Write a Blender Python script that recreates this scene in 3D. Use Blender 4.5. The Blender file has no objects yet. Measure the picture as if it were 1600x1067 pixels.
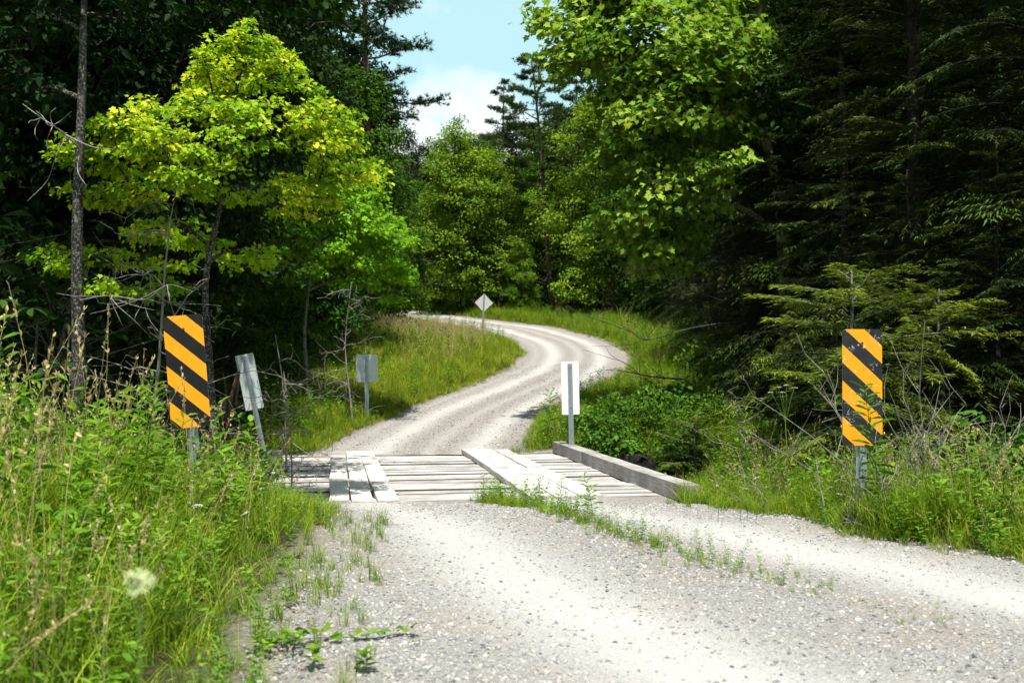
import bpy, math
import numpy as np
from mathutils import Vector, Matrix

scene = bpy.context.scene
COL = scene.collection
rad = math.radians

# ------------------------------------------------------------------ camera
F = 1556.0                      # focal length in photo pixels (35 mm on 36 mm, 1600 px)
EYE = 1.53
HOR = 572.0
cam_d = bpy.data.cameras.new('camera')
cam = bpy.data.objects.new('camera', cam_d)
COL.objects.link(cam)
cam_d.lens = 35.0
cam_d.sensor_width = 36.0
cam_d.clip_start = 0.05
cam_d.clip_end = 2000
cam.location = (0, 0, EYE)
cam.rotation_euler = (rad(90) + math.atan((HOR - 533.5) / F), 0, 0)
cam_d.dof.use_dof = True
cam_d.dof.focus_distance = 11.5
cam_d.dof.aperture_fstop = 3.2
scene.camera = cam

# ------------------------------------------------------------------ sky and sun
SUN_ELEV = rad(69)
SUN_FROM = Vector((0.06, -0.998, 0)).normalized()     # horizontal direction towards the sun
world = bpy.data.worlds.new('World')
scene.world = world
world.use_nodes = True
wn, wl = world.node_tree.nodes, world.node_tree.links
wn.clear()
sky = wn.new('ShaderNodeTexSky')
sky.sky_type = 'NISHITA'
sky.sun_disc = False
sky.sun_elevation = SUN_ELEV
sky.sun_rotation = math.atan2(SUN_FROM.x, SUN_FROM.y)
sky.air_density = 1.0
sky.dust_density = 0.6
sky.ozone_density = 1.0
bg = wn.new('ShaderNodeBackground')
bg.inputs['Strength'].default_value = 0.07
wo = wn.new('ShaderNodeOutputWorld')
tc = wn.new('ShaderNodeTexCoord')
mp = wn.new('ShaderNodeMapping')
mp.inputs['Location'].default_value = (5.2, 2.1, 0.6)
mp.inputs['Scale'].default_value = (1.0, 1.0, 1.25)
nz = wn.new('ShaderNodeTexNoise')
nz.inputs['Scale'].default_value = 3.4
nz.inputs['Detail'].default_value = 7
nz.inputs['Roughness'].default_value = 0.52
nz.inputs['Distortion'].default_value = 0.25
rp = wn.new('ShaderNodeValToRGB')
rp.color_ramp.elements[0].position = 0.49
rp.color_ramp.elements[1].position = 0.575
mx = wn.new('ShaderNodeMix'); mx.data_type = 'RGBA'
mx.inputs['B'].default_value = (9.4, 9.55, 9.6, 1)
pale = wn.new('ShaderNodeMix'); pale.data_type = 'RGBA'
pale.inputs['Factor'].default_value = 0.65
pale.inputs['B'].default_value = (6.0, 9.6, 9.9, 1)
wl.new(tc.outputs['Generated'], mp.inputs['Vector'])
wl.new(mp.outputs['Vector'], nz.inputs['Vector'])
wl.new(nz.outputs['Fac'], rp.inputs['Fac'])
wl.new(rp.outputs['Color'], mx.inputs['Factor'])
wl.new(sky.outputs['Color'], pale.inputs['A'])
wl.new(pale.outputs['Result'], mx.inputs['A'])
wl.new(mx.outputs['Result'], bg.inputs['Color'])
wl.new(bg.outputs['Background'], wo.inputs['Surface'])

sun_d = bpy.data.lights.new('sun', 'SUN')
sun_d.energy = 5.0
sun_d.angle = rad(0.53)
sun_d.color = (1.0, 0.955, 0.88)
sun = bpy.data.objects.new('sun', sun_d)
COL.objects.link(sun)
to_sun = Vector((SUN_FROM.x * math.cos(SUN_ELEV), SUN_FROM.y * math.cos(SUN_ELEV), math.sin(SUN_ELEV)))
sun.rotation_euler = to_sun.to_track_quat('Z', 'Y').to_euler()
sun.location = (6, -10, 30)

scene.view_settings.view_transform = 'Standard'
scene.view_settings.look = 'None'
scene.view_settings.exposure = 0.85
scene.view_settings.gamma = 1.0
scene.render.engine = 'CYCLES'
scene.cycles.max_bounces = 4
scene.cycles.diffuse_bounces = 2
scene.cycles.glossy_bounces = 2
scene.cycles.transmission_bounces = 3
scene.cycles.sample_clamp_indirect = 6
scene.cycles.use_denoising = True
scene.cycles.use_adaptive_sampling = True
scene.cycles.adaptive_threshold = 0.03

# ------------------------------------------------------------------ helpers
def W(px, py, d):
    """photo direction + distance -> place in the world"""
    return np.array([(px - 800) * d / F, d, EYE + (HOR - py) * d / F])

def new_mesh(name, V, faces, attrs=None, smooth=False, mats=None, fmat=None):
    """faces: list of int arrays (m,k)"""
    me = bpy.data.meshes.new(name)
    V = np.asarray(V, np.float32)
    faces = [np.asarray(f, np.int32) for f in faces if len(f)]
    loops = np.concatenate([f.ravel() for f in faces])
    tot = np.concatenate([np.full(len(f), f.shape[1], np.int32) for f in faces])
    start = np.concatenate([[0], np.cumsum(tot)[:-1]]).astype(np.int32)
    me.vertices.add(len(V)); me.vertices.foreach_set('co', V.ravel())
    me.loops.add(len(loops)); me.loops.foreach_set('vertex_index', loops)
    me.polygons.add(len(tot)); me.polygons.foreach_set('loop_start', start)
    me.polygons.foreach_set('loop_total', tot)
    me.polygons.foreach_set('use_smooth', np.full(len(tot), bool(smooth)))
    if fmat is not None:
        me.polygons.foreach_set('material_index', np.asarray(fmat, np.int32))
    for k, a in (attrs or {}).items():
        at = me.attributes.new(k, 'FLOAT', 'POINT')
        at.data.foreach_set('value', np.asarray(a, np.float32))
    for m in (mats or []):
        me.materials.append(m)
    me.update(calc_edges=True)
    return me

def link(name, data, parent=None, loc=None, rot=None, scl=None):
    o = bpy.data.objects.new(name, data)
    COL.objects.link(o)
    if parent is not None:
        o.parent = parent
    if loc is not None: o.location = loc
    if rot is not None: o.rotation_euler = rot
    if scl is not None: o.scale = scl if hasattr(scl, '__len__') else (scl,) * 3
    return o

def tag(o, label, cat, group=None, kind=None):
    o['label'] = label
    o['category'] = cat
    if group: o['group'] = group
    if kind: o['kind'] = kind
    return o

def thing(name, label, cat, loc=(0, 0, 0), rot=(0, 0, 0), group=None, scl=1.0):
    o = link(name, None, None, loc, rot, scl)
    return tag(o, label, cat, group)

class MB:
    def __init__(s):
        s.V = []; s.Q = []; s.T = []; s.n = 0; s.tint = []
    def add(s, V, Q=None, T=None, tint=0.5):
        V = np.asarray(V, float)
        s.V.append(V)
        if Q is not None and len(Q): s.Q.append(np.asarray(Q) + s.n)
        if T is not None and len(T): s.T.append(np.asarray(T) + s.n)
        s.tint.append(np.full(len(V), tint) if np.isscalar(tint) else tint)
        s.n += len(V)
    def box(s, lo, hi):
        x0, y0, z0 = lo; x1, y1, z1 = hi
        V = [(x0,y0,z0),(x1,y0,z0),(x1,y1,z0),(x0,y1,z0),(x0,y0,z1),(x1,y0,z1),(x1,y1,z1),(x0,y1,z1)]
        s.add(V, [(0,3,2,1),(4,5,6,7),(0,1,5,4),(1,2,6,5),(2,3,7,6),(3,0,4,7)])
    def tube(s, P, R, n=6, cap=True):
        P = np.asarray(P, float); R = np.broadcast_to(np.asarray(R, float), (len(P),))
        m = len(P)
        T = np.gradient(P, axis=0); T /= np.linalg.norm(T, axis=1)[:, None] + 1e-9
        a = np.array([1., 0, 0]) if abs(T[0, 0]) < 0.8 else np.array([0, 1., 0])
        U = np.cross(T, a); U /= np.linalg.norm(U, axis=1)[:, None] + 1e-9
        Wv = np.cross(T, U)
        th = np.arange(n) * 2 * np.pi / n
        ring = np.cos(th)[None, :, None] * U[:, None] + np.sin(th)[None, :, None] * Wv[:, None]
        V = (P[:, None] + ring * R[:, None, None]).reshape(-1, 3)
        i = np.arange(m - 1)[:, None] * n; j = np.arange(n)[None, :]
        Q = np.stack([i + j, i + (j + 1) % n, i + n + (j + 1) % n, i + n + j], -1).reshape(-1, 4)
        T3 = []
        if cap:
            V = np.vstack([V, P[-1:]]); e = len(V) - 1
            T3 = [((m - 1) * n + k, (m - 1) * n + (k + 1) % n, e) for k in range(n)]
        s.add(V, Q, T3)
    def leaves(s, tv, tt, pos, ax, nr, size, tint):
        """place a leaf template (k,3) with triangles at many frames"""
        tv = np.asarray(tv, float); tt = np.asarray(tt)
        ax = ax / (np.linalg.norm(ax, axis=1)[:, None] + 1e-9)
        sd = np.cross(nr, ax); sd /= np.linalg.norm(sd, axis=1)[:, None] + 1e-9
        nn = np.cross(ax, sd)
        size = np.broadcast_to(np.asarray(size, float), (len(pos),))
        V = pos[:, None] + size[:, None, None] * (tv[None, :, 0:1] * ax[:, None] + tv[None, :, 1:2] * sd[:, None] + tv[None, :, 2:3] * nn[:, None])
        k = len(tv)
        T = (np.arange(len(pos))[:, None, None] * k + tt[None]).reshape(-1, 3)
        s.add(V.reshape(-1, 3), None, T, np.repeat(np.broadcast_to(tint, (len(pos),)), k))
    def mesh(s, name, mat=None, smooth=True):
        V = np.vstack(s.V)
        fs = []
        if s.Q: fs.append(np.vstack(s.Q))
        if s.T: fs.append(np.vstack(s.T))
        return new_mesh(name, V, fs, {'tint': np.concatenate(s.tint)}, smooth, [mat] if mat else None)

def unit(v):
    v = np.asarray(v, float)
    return v / (np.linalg.norm(v, axis=-1, keepdims=True) + 1e-9)

def rdir(rng, n):
    return unit(rng.normal(size=(n, 3)))

def wob(x, y, sc, seed=0):
    """cheap smooth noise in -1..1"""
    r = np.random.RandomState(seed)
    o = 0
    for k in range(5):
        a = r.rand() * 6.28; f = sc * (0.6 + 1.1 * r.rand()); p = r.rand() * 6.28
        o = o + np.sin((x * math.cos(a) + y * math.sin(a)) * f + p)
    return o / 3.2

def sstep(a, b, x):
    t = np.clip((x - a) / (b - a), 0, 1)
    return t * t * (3 - 2 * t)

# ------------------------------------------------------------------ materials
def mat(name):
    m = bpy.data.materials.new(name); m.use_nodes = True
    nt = m.node_tree
    return m, nt.nodes, nt.links, nt.nodes['Principled BSDF']

def node(ns, t, **kw):
    n = ns.new(t)
    for k, v in kw.items():
        if k in n.inputs: n.inputs[k].default_value = v
        else: setattr(n, k, v)
    return n

def noise(ns, ls, scale, detail=3, rough=0.55, vec=None, coord='Object', dist=0.0):
    n = node(ns, 'ShaderNodeTexNoise', Scale=scale, Detail=detail, Roughness=rough, Distortion=dist)
    if vec is None:
        t = ns.new('ShaderNodeTexCoord'); vec = t.outputs[coord]
    ls.new(vec, n.inputs['Vector'])
    return n.outputs['Fac']

def ramp(ns, ls, fac, stops):
    r = ns.new('ShaderNodeValToRGB')
    el = r.color_ramp.elements
    while len(el) < len(stops): el.new(0.5)
    for e, (p, c) in zip(el, stops):
        e.position = p; e.color = (*c, 1) if len(c) == 3 else c
    ls.new(fac, r.inputs['Fac'])
    return r.outputs['Color']

def mixc(ns, ls, fac, a, b, mode='MIX'):
    m = ns.new('ShaderNodeMix'); m.data_type = 'RGBA'; m.blend_type = mode
    for key, v in (('Factor', fac), ('A', a), ('B', b)):
        i = [q for q in m.inputs if q.name == key and (q.type == 'RGBA' or key == 'Factor' and q.type == 'VALUE')][0]
        if isinstance(v, (int, float)): i.default_value = v
        elif isinstance(v, tuple): i.default_value = (*v, 1) if len(v) == 3 else v
        else: ls.new(v, i)
    return [q for q in m.outputs if q.type == 'RGBA'][0]

def math_(ns, ls, op, a, b=0.5, clamp=False):
    m = ns.new('ShaderNodeMath'); m.operation = op; m.use_clamp = clamp
    for i, v in enumerate((a, b)):
        if isinstance(v, (int, float)): m.inputs[i].default_value = v
        else: ls.new(v, m.inputs[i])
    return m.outputs[0]

def bump(ns, ls, p, h, strength, dist=0.02):
    b = node(ns, 'ShaderNodeBump', Strength=strength, Distance=dist)
    ls.new(h, b.inputs['Height']); ls.new(b.outputs['Normal'], p.inputs['Normal'])

def leaf_mat(name, c0, c1, c2, trans=0.35, tcol=None, rough=0.6, per_obj=0.25, spec=0.08):
    m, ns, ls, p = mat(name)
    a = node(ns, 'ShaderNodeAttribute', attribute_name='tint')
    col = ramp(ns, ls, a.outputs['Fac'], [(0.0, c0), (0.5, c1), (1.0, c2)])
    oi = ns.new('ShaderNodeObjectInfo')
    hs = node(ns, 'ShaderNodeHueSaturation')
    v = math_(ns, ls, 'MULTIPLY_ADD', oi.outputs['Random'], 2 * per_obj)
    ns_m = v.node; ns_m.inputs[2].default_value = 1 - per_obj
    ls.new(v, hs.inputs['Value']); ls.new(col, hs.inputs['Color'])
    h = math_(ns, ls, 'MULTIPLY_ADD', oi.outputs['Random'], -0.03); h.node.inputs[2].default_value = 0.512
    ls.new(h, hs.inputs['Hue'])
    col = hs.outputs['Color']
    ls.new(col, p.inputs['Base Color'])
    p.inputs['Roughness'].default_value = rough
    p.inputs['Specular IOR Level'].default_value = spec
    tr = ns.new('ShaderNodeBsdfTranslucent')
    tcol = tcol or (1.25, 1.25, 0.55)
    tc_ = mixc(ns, ls, 1.0, col, tcol, 'MULTIPLY')
    ls.new(tc_, tr.inputs['Color'])
    ms = node(ns, 'ShaderNodeMixShader', Fac=trans)
    ls.new(p.outputs[0], ms.inputs[1]); ls.new(tr.outputs[0], ms.inputs[2])
    ls.new(ms.outputs[0], ns['Material Output'].inputs['Surface'])
    return m

M = {}
M['maple'] = leaf_mat('leaf_maple', (0.10, 0.23, 0.012), (0.27, 0.46, 0.016), (0.60, 0.64, 0.04), 0.42, (1.15, 1.2, 0.6), per_obj=0.05)
M['sycamore'] = leaf_mat('leaf_sycamore', (0.04, 0.10, 0.011), (0.11, 0.22, 0.018), (0.31, 0.44, 0.055), 0.38, per_obj=0.05)
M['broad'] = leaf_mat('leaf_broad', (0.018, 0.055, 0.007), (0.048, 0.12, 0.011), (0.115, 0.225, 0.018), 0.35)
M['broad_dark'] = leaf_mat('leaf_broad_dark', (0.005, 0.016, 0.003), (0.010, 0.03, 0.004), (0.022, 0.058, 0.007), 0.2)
M['magnolia'] = leaf_mat('leaf_magnolia', (0.009, 0.028, 0.005), (0.017, 0.046, 0.007), (0.035, 0.08, 0.011), 0.25, rough=0.5)
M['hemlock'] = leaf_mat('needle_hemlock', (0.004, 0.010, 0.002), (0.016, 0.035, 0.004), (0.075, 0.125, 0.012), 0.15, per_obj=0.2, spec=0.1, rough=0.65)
M['sapling'] = leaf_mat('needle_sapling', (0.04, 0.07, 0.008), (0.085, 0.135, 0.012), (0.17, 0.22, 0.02), 0.25, per_obj=0.1)
M['pine'] = leaf_mat('needle_pine', (0.014, 0.034, 0.014), (0.026, 0.058, 0.018), (0.05, 0.09, 0.024), 0.1, per_obj=0.15)
M['pine_warm'] = leaf_mat('needle_pine_warm', (0.022, 0.046, 0.010), (0.045, 0.08, 0.014), (0.08, 0.12, 0.018), 0.15, per_obj=0.15)
M['shrub'] = leaf_mat('leaf_shrub', (0.03, 0.09, 0.012), (0.07, 0.17, 0.016), (0.14, 0.27, 0.025), 0.35)
M['grass'] = leaf_mat('grass_blade', (0.06, 0.13, 0.010), (0.14, 0.235, 0.015), (0.29, 0.36, 0.035), 0.4, per_obj=0.3)
M['grass_bank'] = leaf_mat('grass_blade_bank', (0.08, 0.15, 0.010), (0.19, 0.26, 0.018), (0.34, 0.36, 0.045), 0.38, per_obj=0.35)
M['dry'] = leaf_mat('grass_dry', (0.28, 0.22, 0.09), (0.44, 0.36, 0.17), (0.60, 0.51, 0.28), 0.25, (1.1, 1.05, 0.9), per_obj=0.2)
M['weed'] = leaf_mat('leaf_weed', (0.05, 0.13, 0.014), (0.10, 0.22, 0.018), (0.19, 0.33, 0.03), 0.38, per_obj=0.25)
M['petal'] = leaf_mat('petal_white', (0.6, 0.6, 0.5), (0.75, 0.75, 0.66), (0.8, 0.8, 0.74), 0.3, (1, 1, .9), per_obj=0.05)
M['umbel'] = leaf_mat('petal_greenish', (0.46, 0.52, 0.24), (0.56, 0.62, 0.32), (0.66, 0.70, 0.44), 0.3, (1, 1, .8), per_obj=0.05)
M['vine'] = leaf_mat('leaf_vine', (0.06, 0.14, 0.015), (0.10, 0.2, 0.02), (0.17, 0.26, 0.03), 0.35, per_obj=0.2)

def bark(name, c0, c1, c2, scale=9, lichen=None):
    m, ns, ls, p = mat(name)
    t = ns.new('ShaderNodeTexCoord')
    mpn = node(ns, 'ShaderNodeMapping', Scale=(1, 1, 0.22)); ls.new(t.outputs['Object'], mpn.inputs['Vector'])
    n1 = noise(ns, ls, scale * 2.2, 6, 0.65, mpn.outputs['Vector'])
    c = ramp(ns, ls, n1, [(0.32, c0), (0.52, c1), (0.7, c2)])
    if lichen:
        n2 = noise(ns, ls, 42, 4, 0.7, t.outputs['Object'])
        f = ramp(ns, ls, n2, [(0.52, (0, 0, 0)), (0.6, (1, 1, 1))])
        c = mixc(ns, ls, f, c, lichen)
    ls.new(c, p.inputs['Base Color']); p.inputs['Roughness'].default_value = 0.9
    p.inputs['Specular IOR Level'].default_value = 0.1
    bump(ns, ls, p, n1, 0.8, 0.03)
    return m
M['bark_dark'] = bark('bark_dark', (0.006, 0.005, 0.004), (0.018, 0.015, 0.012), (0.05, 0.044, 0.036))
M['bark_grey'] = bark('bark_grey', (0.035, 0.03, 0.026), (0.09, 0.082, 0.07), (0.2, 0.19, 0.165), lichen=(0.22, 0.225, 0.2))
M['bark_lichen'] = bark('bark_lichen', (0.010, 0.009, 0.008), (0.028, 0.025, 0.021), (0.075, 0.07, 0.06), lichen=(0.15, 0.155, 0.135))
M['bark_pine'] = bark('bark_pine', (0.03, 0.022, 0.017), (0.075, 0.055, 0.042), (0.15, 0.12, 0.1))
M['bark_sycamore'] = bark('bark_sycamore', (0.10, 0.085, 0.055), (0.20, 0.18, 0.12), (0.36, 0.34, 0.26), 3)
M['deadwood'] = bark('deadwood_grey', (0.10, 0.09, 0.078), (0.2, 0.185, 0.165), (0.33, 0.31, 0.285))
M['snag'] = bark('snag_wood', (0.02, 0.012, 0.009), (0.06, 0.04, 0.03), (0.16, 0.13, 0.11), 6)
M['stem'] = leaf_mat('stem_green', (0.05, 0.10, 0.015), (0.09, 0.15, 0.02), (0.14, 0.2, 0.03), 0.1)

def ground_mat():
    m, ns, ls, p = mat('ground_soil')
    n1 = noise(ns, ls, 1.3, 5); n2 = noise(ns, ls, 38, 4, 0.7)
    a = ramp(ns, ls, n2, [(0.3, (0.018, 0.013, 0.008)), (0.55, (0.05, 0.038, 0.022)), (0.75, (0.11, 0.085, 0.05))])
    b = ramp(ns, ls, n2, [(0.3, (0.02, 0.026, 0.008)), (0.6, (0.05, 0.065, 0.016)), (0.8, (0.09, 0.095, 0.03))])
    f = ramp(ns, ls, n1, [(0.4, (0, 0, 0)), (0.6, (1, 1, 1))])
    du = node(ns, 'ShaderNodeAttribute', attribute_name='dust').outputs['Fac']
    dirt = ramp(ns, ls, n2, [(0.3, (0.14, 0.12, 0.09)), (0.55, (0.27, 0.245, 0.205)), (0.75, (0.42, 0.39, 0.35))])
    ls.new(mixc(ns, ls, du, mixc(ns, ls, f, a, b), dirt), p.inputs['Base Color'])
    p.inputs['Roughness'].default_value = 1.0; p.inputs['Specular IOR Level'].default_value = 0.05
    bump(ns, ls, p, n2, 0.7, 0.05)
    return m
M['ground'] = ground_mat()

def road_mat():
    m, ns, ls, p = mat('road_gravel')
    tr = node(ns, 'ShaderNodeAttribute', attribute_name='track').outputs['Fac']
    t = ns.new('ShaderNodeTexCoord'); ob = t.outputs['Object']
    n0 = noise(ns, ls, 2.1, 5, 0.6, ob); n1 = noise(ns, ls, 16, 4, 0.6, ob)
    v1 = node(ns, 'ShaderNodeTexVoronoi', Scale=62.0); ls.new(ob, v1.inputs['Vector'])
    v2 = node(ns, 'ShaderNodeTexVoronoi', Scale=150.0); ls.new(ob, v2.inputs['Vector'])
    stone = ramp(ns, ls, v1.outputs['Color'], [(0.0, (0.13, 0.13, 0.13)), (0.4, (0.255, 0.25, 0.243)), (0.75, (0.36, 0.35, 0.338)), (1.0, (0.52, 0.51, 0.50))])
    fines = ramp(ns, ls, v2.outputs['Color'], [(0.0, (0.235, 0.22, 0.203)), (0.6, (0.335, 0.315, 0.292)), (1.0, (0.42, 0.405, 0.385))])
    loose = mixc(ns, ls, ramp(ns, ls, n1, [(0.38, (0, 0, 0)), (0.6, (1, 1, 1))]), fines, stone)
    warm = mixc(ns, ls, ramp(ns, ls, n0, [(0.42, (0, 0, 0)), (0.68, (1, 1, 1))]), (1, 1, 1), (0.93, 0.84, 0.745))
    loose = mixc(ns, ls, 1.0, loose, warm, 'MULTIPLY')
    packed = ramp(ns, ls, v2.outputs['Color'], [(0.0, (0.34, 0.33, 0.316)), (0.5, (0.44, 0.43, 0.413)), (1.0, (0.52, 0.51, 0.495))])
    s = math_(ns, ls, 'MULTIPLY_ADD', n1, 0.7); s.node.inputs[2].default_value = -0.35
    s2 = math_(ns, ls, 'MULTIPLY_ADD', n0, 0.6); s2.node.inputs[2].default_value = -0.3
    f = math_(ns, ls, 'ADD', math_(ns, ls, 'ADD', tr, s), s2, True)
    c = mixc(ns, ls, f, loose, packed)
    c = mixc(ns, ls, 1.0, c, (0.84, 0.835, 0.83), 'MULTIPLY')
    ls.new(c, p.inputs['Base Color'])
    p.inputs['Roughness'].default_value = 0.95; p.inputs['Specular IOR Level'].default_value = 0.1
    h = math_(ns, ls, 'MULTIPLY', v1.outputs['Distance'], math_(ns, ls, 'SUBTRACT', 1.25, f))
    h = math_(ns, ls, 'ADD', h, math_(ns, ls, 'MULTIPLY', v2.outputs['Distance'], 0.35))
    bump(ns, ls, p, h, 0.8, 0.02)
    return m
M['road'] = road_mat()

def stone_mat():
    m, ns, ls, p = mat('gravel_stone')
    oi = ns.new('ShaderNodeObjectInfo')
    c = ramp(ns, ls, oi.outputs['Random'], [(0.0, (0.15, 0.15, 0.155)), (0.3, (0.25, 0.25, 0.25)), (0.7, (0.36, 0.35, 0.34)), (0.9, (0.42, 0.385, 0.33)), (1.0, (0.56, 0.555, 0.545))])
    n = noise(ns, ls, 3, 4, 0.6)
    c = mixc(ns, ls, 1.0, c, ramp(ns, ls, n, [(0.3, (0.7, 0.7, 0.7)), (0.7, (1.1, 1.08, 1.05))]), 'MULTIPLY')
    ls.new(c, p.inputs['Base Color']); p.inputs['Roughness'].default_value = 0.9
    p.inputs['Specular IOR Level'].default_value = 0.15
    return m
M['stone'] = stone_mat()

def wood_mat(name, lo, mid, hi):
    m, ns, ls, p = mat(name)
    t = ns.new('ShaderNodeTexCoord'); oi = ns.new('ShaderNodeObjectInfo')
    add = ns.new('ShaderNodeVectorMath'); add.operation = 'ADD'
    sc = ns.new('ShaderNodeVectorMath'); sc.operation = 'SCALE'; sc.inputs[0].default_value = (37, 19, 11)
    ls.new(oi.outputs['Random'], sc.inputs['Scale'])
    ls.new(t.outputs['Object'], add.inputs[0]); ls.new(sc.outputs[0], add.inputs[1])
    mpn = node(ns, 'ShaderNodeMapping', Scale=(0.6, 14, 14)); ls.new(add.outputs[0], mpn.inputs['Vector'])
    g = noise(ns, ls, 5.5, 6, 0.65, mpn.outputs['Vector'], dist=0.4)
    c = ramp(ns, ls, g, [(0.28, lo), (0.46, mid), (0.72, hi)])
    st = noise(ns, ls, 2.2, 4, 0.6, add.outputs[0])
    c = mixc(ns, ls, 1.0, c, ramp(ns, ls, st, [(0.3, (0.62, 0.59, 0.56)), (0.6, (1.05, 1.05, 1.05))]), 'MULTIPLY')
    tone = math_(ns, ls, 'MULTIPLY_ADD', oi.outputs['Random'], 0.3); tone.node.inputs[2].default_value = 0.84
    hs = node(ns, 'ShaderNodeHueSaturation'); ls.new(tone, hs.inputs['Value']); ls.new(c, hs.inputs['Color'])
    # nail heads and dark knots
    vk = node(ns, 'ShaderNodeTexVoronoi', Scale=7.0); ls.new(add.outputs[0], vk.inputs['Vector'])
    kf = ramp(ns, ls, vk.outputs['Distance'], [(0.05, (1, 1, 1)), (0.085, (0, 0, 0))])
    c = mixc(ns, ls, kf, hs.outputs['Color'], (0.12, 0.105, 0.09))
    ls.new(c, p.inputs['Base Color']); p.inputs['Roughness'].default_value = 0.9
    p.inputs['Specular IOR Level'].default_value = 0.1
    bump(ns, ls, p, g, 0.5, 0.008)
    return m
M['deck'] = wood_mat('wood_deck', (0.17, 0.16, 0.15), (0.36, 0.35, 0.34), (0.47, 0.46, 0.45))
M['track'] = wood_mat('wood_track', (0.23, 0.215, 0.20), (0.43, 0.42, 0.405), (0.53, 0.52, 0.505))
M['curb'] = wood_mat('wood_curb', (0.15, 0.145, 0.14), (0.29, 0.28, 0.27), (0.40, 0.39, 0.38))
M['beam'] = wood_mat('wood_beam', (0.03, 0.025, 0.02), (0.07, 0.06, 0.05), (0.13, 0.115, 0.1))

def metal_mat(name, col, rough, metallic, spot=(0.8, 0.8, 0.8)):
    m, ns, ls, p = mat(name)
    n = noise(ns, ls, 9, 5, 0.6); n2 = noise(ns, ls, 60, 3)
    c = mixc(ns, ls, ramp(ns, ls, n, [(0.35, (0, 0, 0)), (0.7, (1, 1, 1))]), col, tuple(a * b for a, b in zip(col, spot)))
    ls.new(c, p.inputs['Base Color']); p.inputs['Metallic'].default_value = metallic
    r = math_(ns, ls, 'MULTIPLY_ADD', n, 0.2); r.node.inputs[2].default_value = rough - 0.1
    ls.new(r, p.inputs['Roughness'])
    return m
M['galv'] = metal_mat('steel_galvanised', (0.42, 0.46, 0.50), 0.45, 0.75, (0.7, 0.72, 0.76))
M['alu_white'] = metal_mat('sign_back_white', (0.78, 0.77, 0.73), 0.55, 0.0, (0.95, 0.94, 0.9))
M['alu_pale'] = metal_mat('sign_back_pale', (0.42, 0.48, 0.45), 0.5, 0.0, (0.9, 0.95, 0.95))
M['alu_bare'] = metal_mat('sign_back_bare', (0.50, 0.56, 0.55), 0.3, 0.7, (0.75, 0.8, 0.8))
M['alu_grey'] = metal_mat('sign_back_grey', (0.58, 0.58, 0.58), 0.5, 0.2)
M['bolt'] = metal_mat('bolt_rust', (0.09, 0.06, 0.04), 0.7, 0.4)
M['black'] = metal_mat('shadow_black', (0.012, 0.012, 0.012), 0.8, 0.0)

def stripe_mat(name, worn):
    m, ns, ls, p = mat(name)
    t = ns.new('ShaderNodeTexCoord'); sx = ns.new('ShaderNodeSeparateXYZ')
    ls.new(t.outputs['Object'], sx.inputs[0])
    zd = math_(ns, ls, 'SUBTRACT', 0.457, sx.outputs['Z'])
    xl = math_(ns, ls, 'MULTIPLY', math_(ns, ls, 'ADD', sx.outputs['X'], 0.1525), 0.945)
    q = math_(ns, ls, 'DIVIDE', math_(ns, ls, 'SUBTRACT', zd, xl), 0.2825)
    q = math_(ns, ls, 'ADD', q, 10 - 0.432)
    fr = math_(ns, ls, 'FRACT', q)
    f = math_(ns, ls, 'LESS_THAN', fr, 0.5)
    ny = noise(ns, ls, 11, 5, 0.6)
    yel = ramp(ns, ls, ny, [(0.3, (0.74, 0.27, 0.004)), (0.7, (0.82, 0.32, 0.006))])
    blk = ramp(ns, ls, ny, [(0.3, (0.008, 0.009, 0.010)), (0.7, (0.022, 0.024, 0.027))] if worn else [(0.3, (0.004, 0.004, 0.004)), (0.7, (0.010, 0.010, 0.010))])
    c = mixc(ns, ls, f, blk, yel)
    # scuffs: thin irregular lines and flakes
    mpn = node(ns, 'ShaderNodeMapping', Scale=(3, 1, 9), Rotation=(0, rad(24), 0)); ls.new(t.outputs['Object'], mpn.inputs['Vector'])
    s1 = noise(ns, ls, 3.1, 3, 0.5, mpn.outputs['Vector'], dist=0.6)
    d1 = math_(ns, ls, 'ABSOLUTE', math_(ns, ls, 'SUBTRACT', s1, 0.5))
    l1 = math_(ns, ls, 'LESS_THAN', d1, 0.0045 if worn else 0.0012)
    s2 = noise(ns, ls, 7, 2, 0.5); g = math_(ns, ls, 'GREATER_THAN', s2, 0.55 if worn else 0.66)
    s3 = noise(ns, ls, 17, 4, 0.7); fl = math_(ns, ls, 'GREATER_THAN', s3, 0.71 if worn else 0.79)
    sc = math_(ns, ls, 'MAXIMUM', math_(ns, ls, 'MULTIPLY', l1, g), fl)
    c = mixc(ns, ls, sc, c, (0.62, 0.62, 0.58))
    if worn:
        r1 = math_(ns, ls, 'GREATER_THAN', noise(ns, ls, 23, 4, 0.7), 0.72)
        c = mixc(ns, ls, r1, c, (0.16, 0.07, 0.02))
    ls.new(c, p.inputs['Base Color']); p.inputs['Roughness'].default_value = 0.6; p.inputs['Specular IOR Level'].default_value = 0.25
    return m
M['stripe'] = stripe_mat('sign_stripes', False)
M['stripe_worn'] = stripe_mat('sign_stripes_worn', True)

def water_mat():
    m, ns, ls, p = mat('creek_water')
    p.inputs['Base Color'].default_value = (0.02, 0.022, 0.015, 1)
    p.inputs['Roughness'].default_value = 0.08
    bump(ns, ls, p, noise(ns, ls, 6, 3), 0.2, 0.02)
    return m
M['water'] = water_mat()

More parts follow.
